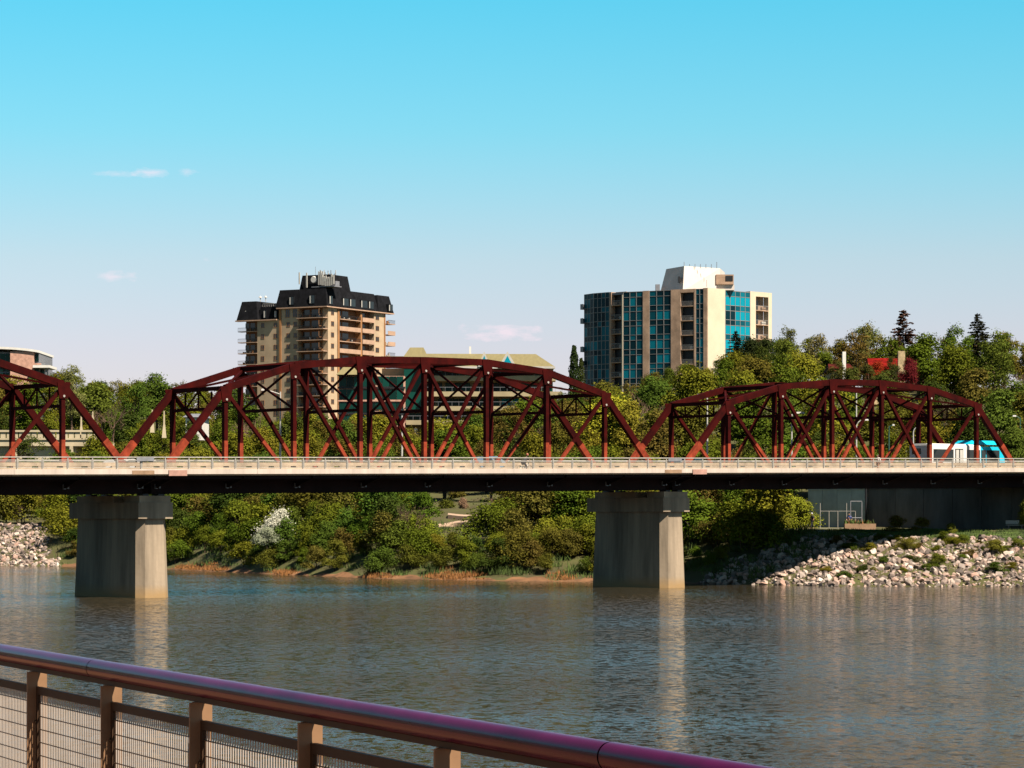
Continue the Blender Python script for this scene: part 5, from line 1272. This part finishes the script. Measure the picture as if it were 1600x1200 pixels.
# shrubs on the slope under the bridge
def shrub_zone(px):
    for lim, ph in ((110, 'beside the left riprap'), (215, 'behind the left pier'), (330, 'close right of the left pier'), (480, 'around the white blossoming shrub'), (580, 'right of the blossoming shrub'), (690, 'left of the footpath'), (790, 'below the footpath'), (860, 'right of the footpath'), (930, 'close left of the right pier'), (1080, 'behind the right pier'), (1170, 'close right of the right pier'), (9999, 'left of the grey wall')):
        if px < lim: break
    gr = 'shrubs on the bank left of the left pier' if px < 215 else 'shrubs on the bank between the two piers' if px < 925 else 'shrubs on the bank right of the right pier'
    return ph, gr
SROWS = {4.5: 'shrub at the waterline', 9: 'shrub low on the slope', 15: 'shrub half way up the slope', 22: 'shrub high on the slope', 29: 'tall shrub just under the girder'}
for dd, hh, st in ((4.5, 2.6, 1.9), (9, 3.6, 2.3), (15, 4.6, 2.8), (22, 5.4, 3.4), (29, 6.0, 4.2)):
    px = -60 + random.uniform(0, 20)
    while px < 1255:
        Y = 330.0
        for _ in range(6):
            x = (px - 800) / F * Y; Y = float(np.interp(x, WX, WY)) + dd
        Y += random.uniform(-2, 2); x = (px - 800) / F * Y
        h = hh * random.uniform(.7, 1.3)
        s_, t_ = bst(x, Y)
        ok = True
        if px < 95 and dd < 26 - max(0, px - 60) * .4: ok = False           # left riprap is bare
        if px < 20: ok = ok and dd > 24
        if 672 < px < 770:
            h = min(h, ZY(834, Y) - tz(x, Y)); ok = h > .8
        if px > 1095 and dd < np.interp(px, [1095, 1130, 1230, 1300], [2, 8, 16.5, 19]): ok = False
        if t_ < 14 and s_ > -10 and h + tz(x, Y) > ZC + 1.6: h = ZC + 1.4 - tz(x, Y)
        if t_ < -3.0 and px > 1095: ok = False
        if px > 1085 and dd < 12: h = min(h, 1.7)
        if px > 1180 and dd > 26: ok = False
        if dd < 6 and random.random() < .35: ok = False
        if ok and h > .8:
            zn, gr = shrub_zone(px); col, lb = unique(lambda cw: cw + ' ' + SROWS[dd] + ' ' + zn, h, hh); f_ = random.uniform(.8, 1.15)
            blb = 'brown leafless ' + SROWS[dd] + ' ' + zn
            if random.random() < .12 and blb not in USED:
                USED.add(blb); place('b', (random.choice(BARE),), x, Y, h * .9, 3.6, blb, 'shrub', 'bare_shrub', 'bare ' + gr, (1, 1, 1), 1.0, None, ('branches',))
            place('s', random.choice(SHRUBS), x, Y, h, 3.9, lb, 'shrub', 'bank_shrub', gr, (col[0] * f_ * .98, col[1] * f_ * 1.05, col[2] * f_), random.uniform(.95, 1.35), None, ('foliage', 'stem'))
        px += st * F / Y * random.uniform(.75, 1.2)
hero(432, 789, 361, SHRUBS[1], 3.9, 4.6, 'white blossoming shrub right of the left pier', 'blossoming_shrub', (.34, .34, .26), 1.0, 'shrub')
hero(417, 820, 357, SHRUBS[3], 3.9, 2.6, 'small pale blossoming shrub below the white one', 'blossoming_shrub', (.22, .23, .15), 1.0, 'shrub')
for (px, yt, Y, h, col_, lb) in ((697, 786, 378, 3.6, (.055, .065, .010), 'green shrub above the left end of the footpath'), (746, 776, 388, 5, (.030, .042, .009), 'dark green shrub above the right end of the footpath'), (712, 772, 398, 4.5, (.060, .058, .010), 'olive shrub behind the pinkish bush'), (772, 800, 372, 3.4, (.048, .062, .010), 'green shrub at the right end of the footpath'), (735, 800, 366, 1.5, (.035, .045, .010), 'low dark shrub between the two footpath bends'), (752, 806, 362, 1.8, (.050, .062, .010), 'low green shrub right of the dark one between the footpath bends'), (684, 800, 366, 3.0, (.052, .066, .010), 'green shrub at the left end of the footpath')):
    hero(px, yt, Y, SHRUBS[px % 5], 3.9, h, lb, 'bank_shrub', col_, 1.2, 'shrub')
hero(724, 778, 372, SHRUBS[0], 3.9, 2.3, 'pinkish brown bush above the footpath', 'pink_bush', (.17, .10, .065), .8, 'shrub')
for (px, yt, h, lb) in ((1130, 800, 4.2, 'tall bare brown shrub just right of the right pier'), (1152, 808, 3.6, 'bare brown shrub above the upper end of the right rocks'), (1110, 815, 3.4, 'bare shrub touching the right pier edge'), (860, 776, 5.5, 'pale bare shrub left of the right pier'), (900, 782, 5.0, 'dense bare shrub beside the left side of the right pier'), (640, 775, 4.5, 'bare pinkish shrub under the deck between piers')):
    Yh = 322 if px > 1000 else 336
    hero(px, yt, Yh, (BARE[px % 2],), 3.6, h, lb, 'bare_shrub', (1, 1, 1), 1.0, 'shrub')
for (px, yt, Y, h, lb) in ((397, 628, 470, 9, 'bare pale tree before the foot of the beige tower'), (1003, 596, 420, 9, 'bare brown tree right of the yellow green trees'), (1062, 600, 430, 8, 'bare brown tree below the corner of the glass tower'), (1186, 640, 400, 8, 'bare tree seen through the left bays of the right truss'), (1576, 560, 430, 10, 'bare pale tree on the hillside at the right picture edge'), (845, 640, 400, 8, 'bare tree behind the right bays of the middle truss'), (175, 610, 500, 9, 'bare tree between the left truss and the middle truss'), (1478, 590, 410, 9, 'bare brown tree above the bus')):
    hero(px, yt, Y, (BARE[px % 2],), 3.6, h, lb, 'bare_tree', (1, 1, 1), .8)
for k in range(26):
    px = 1290 + k * 12 + random.uniform(-6, 6); dd = random.uniform(2, 18); x = 35.0
    Y = 300.0
    for _ in range(6): x = (px - 800) / F * Y; Y = float(np.interp(x, WX, WY)) + dd
    col, lb = unique(lambda cw: cw + ' low bush between the riprap rocks ' + ('near the waterline' if dd < 6 else 'half way up' if dd < 12 else 'near the lawn') + (' below the dark wall' if px < 1400 else ' right of the dark wall' if px > 1520 else ' below the bench and bus'), dd, 9)
    place('s', random.choice(SHRUBS), x, Y, random.uniform(.5, 1.1), 3.9, lb, 'shrub', 'rock_shrub', 'shrubs growing between the right rocks', col, random.uniform(1.6, 2.6), None, ('foliage', 'stem'))
for o in bpy.data.objects:
    if o.name.startswith('bare_tree'):
        for c in o.children: c.name = 'branches'
for o in bpy.data.objects:
    if o.name.startswith('bare_shrub'):
        for c in o.children: c.name = 'branches'
# low green bushes between the riprap rocks
for (px, py, w, lb) in ((1487, 835, 1.5, 'bright green bush at the top of the right rocks'), (1418, 858, 1.9, 'green bush at the middle of the right rocks'), (1465, 888, 2.0, 'low green bush low on the right rocks'), (1365, 896, .9, 'tiny green tuft near the waterline on the right rocks'), (1555, 868, 2.2, 'olive bush on the right rocks near the picture edge'), (1590, 860, 1.6, 'green bush at the right picture edge on the rocks'), (1505, 852, 1.5, 'yellowish bush between rocks below the lawn'), (1400, 832, 2.4, 'dark bush below the abutment wall'), (1215, 842, 1.6, 'low green bush at the top of the shaded rocks'), (1440, 830, 2.0, 'dark green bush right of the dark bush below the abutment')):
    for Y in np.arange(286, 325, .4):
        x = (px - 800) / F * Y; Y = float(Y)
        if HOR + (ZC - tz(x, Y)) * F / Y <= py: break
    place('s', SHRUBS[int(px) % 5], x, Y, w * .75, 3.9, lb, 'shrub', 'rock_shrub', 'shrubs growing between the right rocks', random.choice([(.085, .10, .014), (.07, .085, .012), (.10, .09, .014)]), 1.5, None, ('foliage', 'stem'))

# dry grass along the shore and tufts on the slope
def blades(name, label, pts, m, hmin, hmax, nb, spread):
    v = []; f = []
    for (x, y, k) in pts:
        z = tz(x, y)
        for _ in range(int(nb * k)):
            a = random.gauss(0, spread); b = random.gauss(0, spread * .6); h = random.uniform(hmin, hmax) * k; lx, ly = random.gauss(0, .3) * h, random.gauss(0, .3) * h
            n0 = len(v); w = .035 + .03 * random.random(); v += [(x + a - w, y + b, z), (x + a + w, y + b, z), (x + a + lx, y + b + ly, z + h)]; f.append((n0, n0 + 1, n0 + 2))
    me = bpy.data.meshes.new(name); me.from_pydata(v, [], f); me.materials.append(m); me.update(); return tag(link(name, me), label, kind='stuff')
pts = []
for k in range(260):
    px = random.uniform(262, 940); Y = 340.0; dd = abs(random.gauss(1.2, 1.2)) + .3
    if math.sin(px * .045) + math.sin(px * .017 + 2) + .5 * math.sin(px * .13) < .35: continue
    for _ in range(6): x = (px - 800) / F * Y; Y = float(np.interp(x, WX, WY)) + dd
    pts.append((x, Y, random.uniform(.6, 1.3)))
blades('dry_grass', 'orange dry grass along the shore between the piers', pts, M['drygrass'], .12, .5, 50, .7)
pts = []
for k in range(420):
    px = random.uniform(0, 1260); Y = 340.0; dd = random.uniform(2, 26)
    for _ in range(6): x = (px - 800) / F * Y; Y = float(np.interp(x, WX, WY)) + dd
    if px > 95: pts.append((x, Y, random.uniform(.5, 1.2)))
blades('bank_grass', 'rough green grass between the bank shrubs', pts, M['grass'], .4, 1.0, 45, .7)
pts = []
for k in range(500):
    x = random.uniform(24, 60); wy = float(np.interp(x, WX, WY)); pts.append((x, wy + random.uniform(17.5, 25), random.uniform(.4, .8)))
blades('lawn_grass', 'grass fringe above the right rocks', pts, M['grass'], .2, .55, 40, .6)

# unseen slope and tree belt, added behind the promenade to block low sky light
v = []; f = []
us = np.arange(-420, 421, 30.0); ns = [9.2, 14, 24, 40, 70, 140, 300]
for u in us:
    for n_ in ns:
        p = rl(u, n_, 0); v.append((p.x, p.y, zw - .2 + 5.0 * min(1, max(0, (n_ - 12) / 50)) + .3 * math.sin(u * .05 + n_)))
k = len(ns)
for i in range(len(us) - 1):
    for j in range(k - 1): f.append((i * k + j, (i + 1) * k + j, (i + 1) * k + j + 1, i * k + j + 1))
me = bpy.data.meshes.new('added_near_bank'); me.from_pydata(v, [], f); me.materials.append(M['grass']); me.update(); tag(link('added_near_bank', me), 'unseen grassy bank added behind the promenade to block low sky', kind='structure')
cs = []; nr = []
for _ in range(80):
    u = random.uniform(-380, 380); n_ = random.uniform(32, 70); c = rl(u, n_, zw + 4); h = random.uniform(9, 15); r_ = h * .36
    for q_ in range(520):
        d_ = rng.normal(size=3); d_ /= np.linalg.norm(d_); rr_ = rng.uniform(.5, 1) ** .5
        cs.append((c.x + d_[0] * r_ * rr_, c.y + d_[1] * r_ * rr_, c.z + h * .55 + d_[2] * h * .45 * rr_)); nr.append(d_ + rng.normal(size=3) * .4)
me = quads_mesh('added_sky_blocking_wood', np.array(cs), np.array(nr), rng.uniform(.7, 1.5, len(cs)), M['leaf'])
o = tag(link('added_sky_blocking_wood', me), 'unseen tree belt added along the near bank to block low sky', kind='stuff'); o.color = (.045, .060, .009, 1)
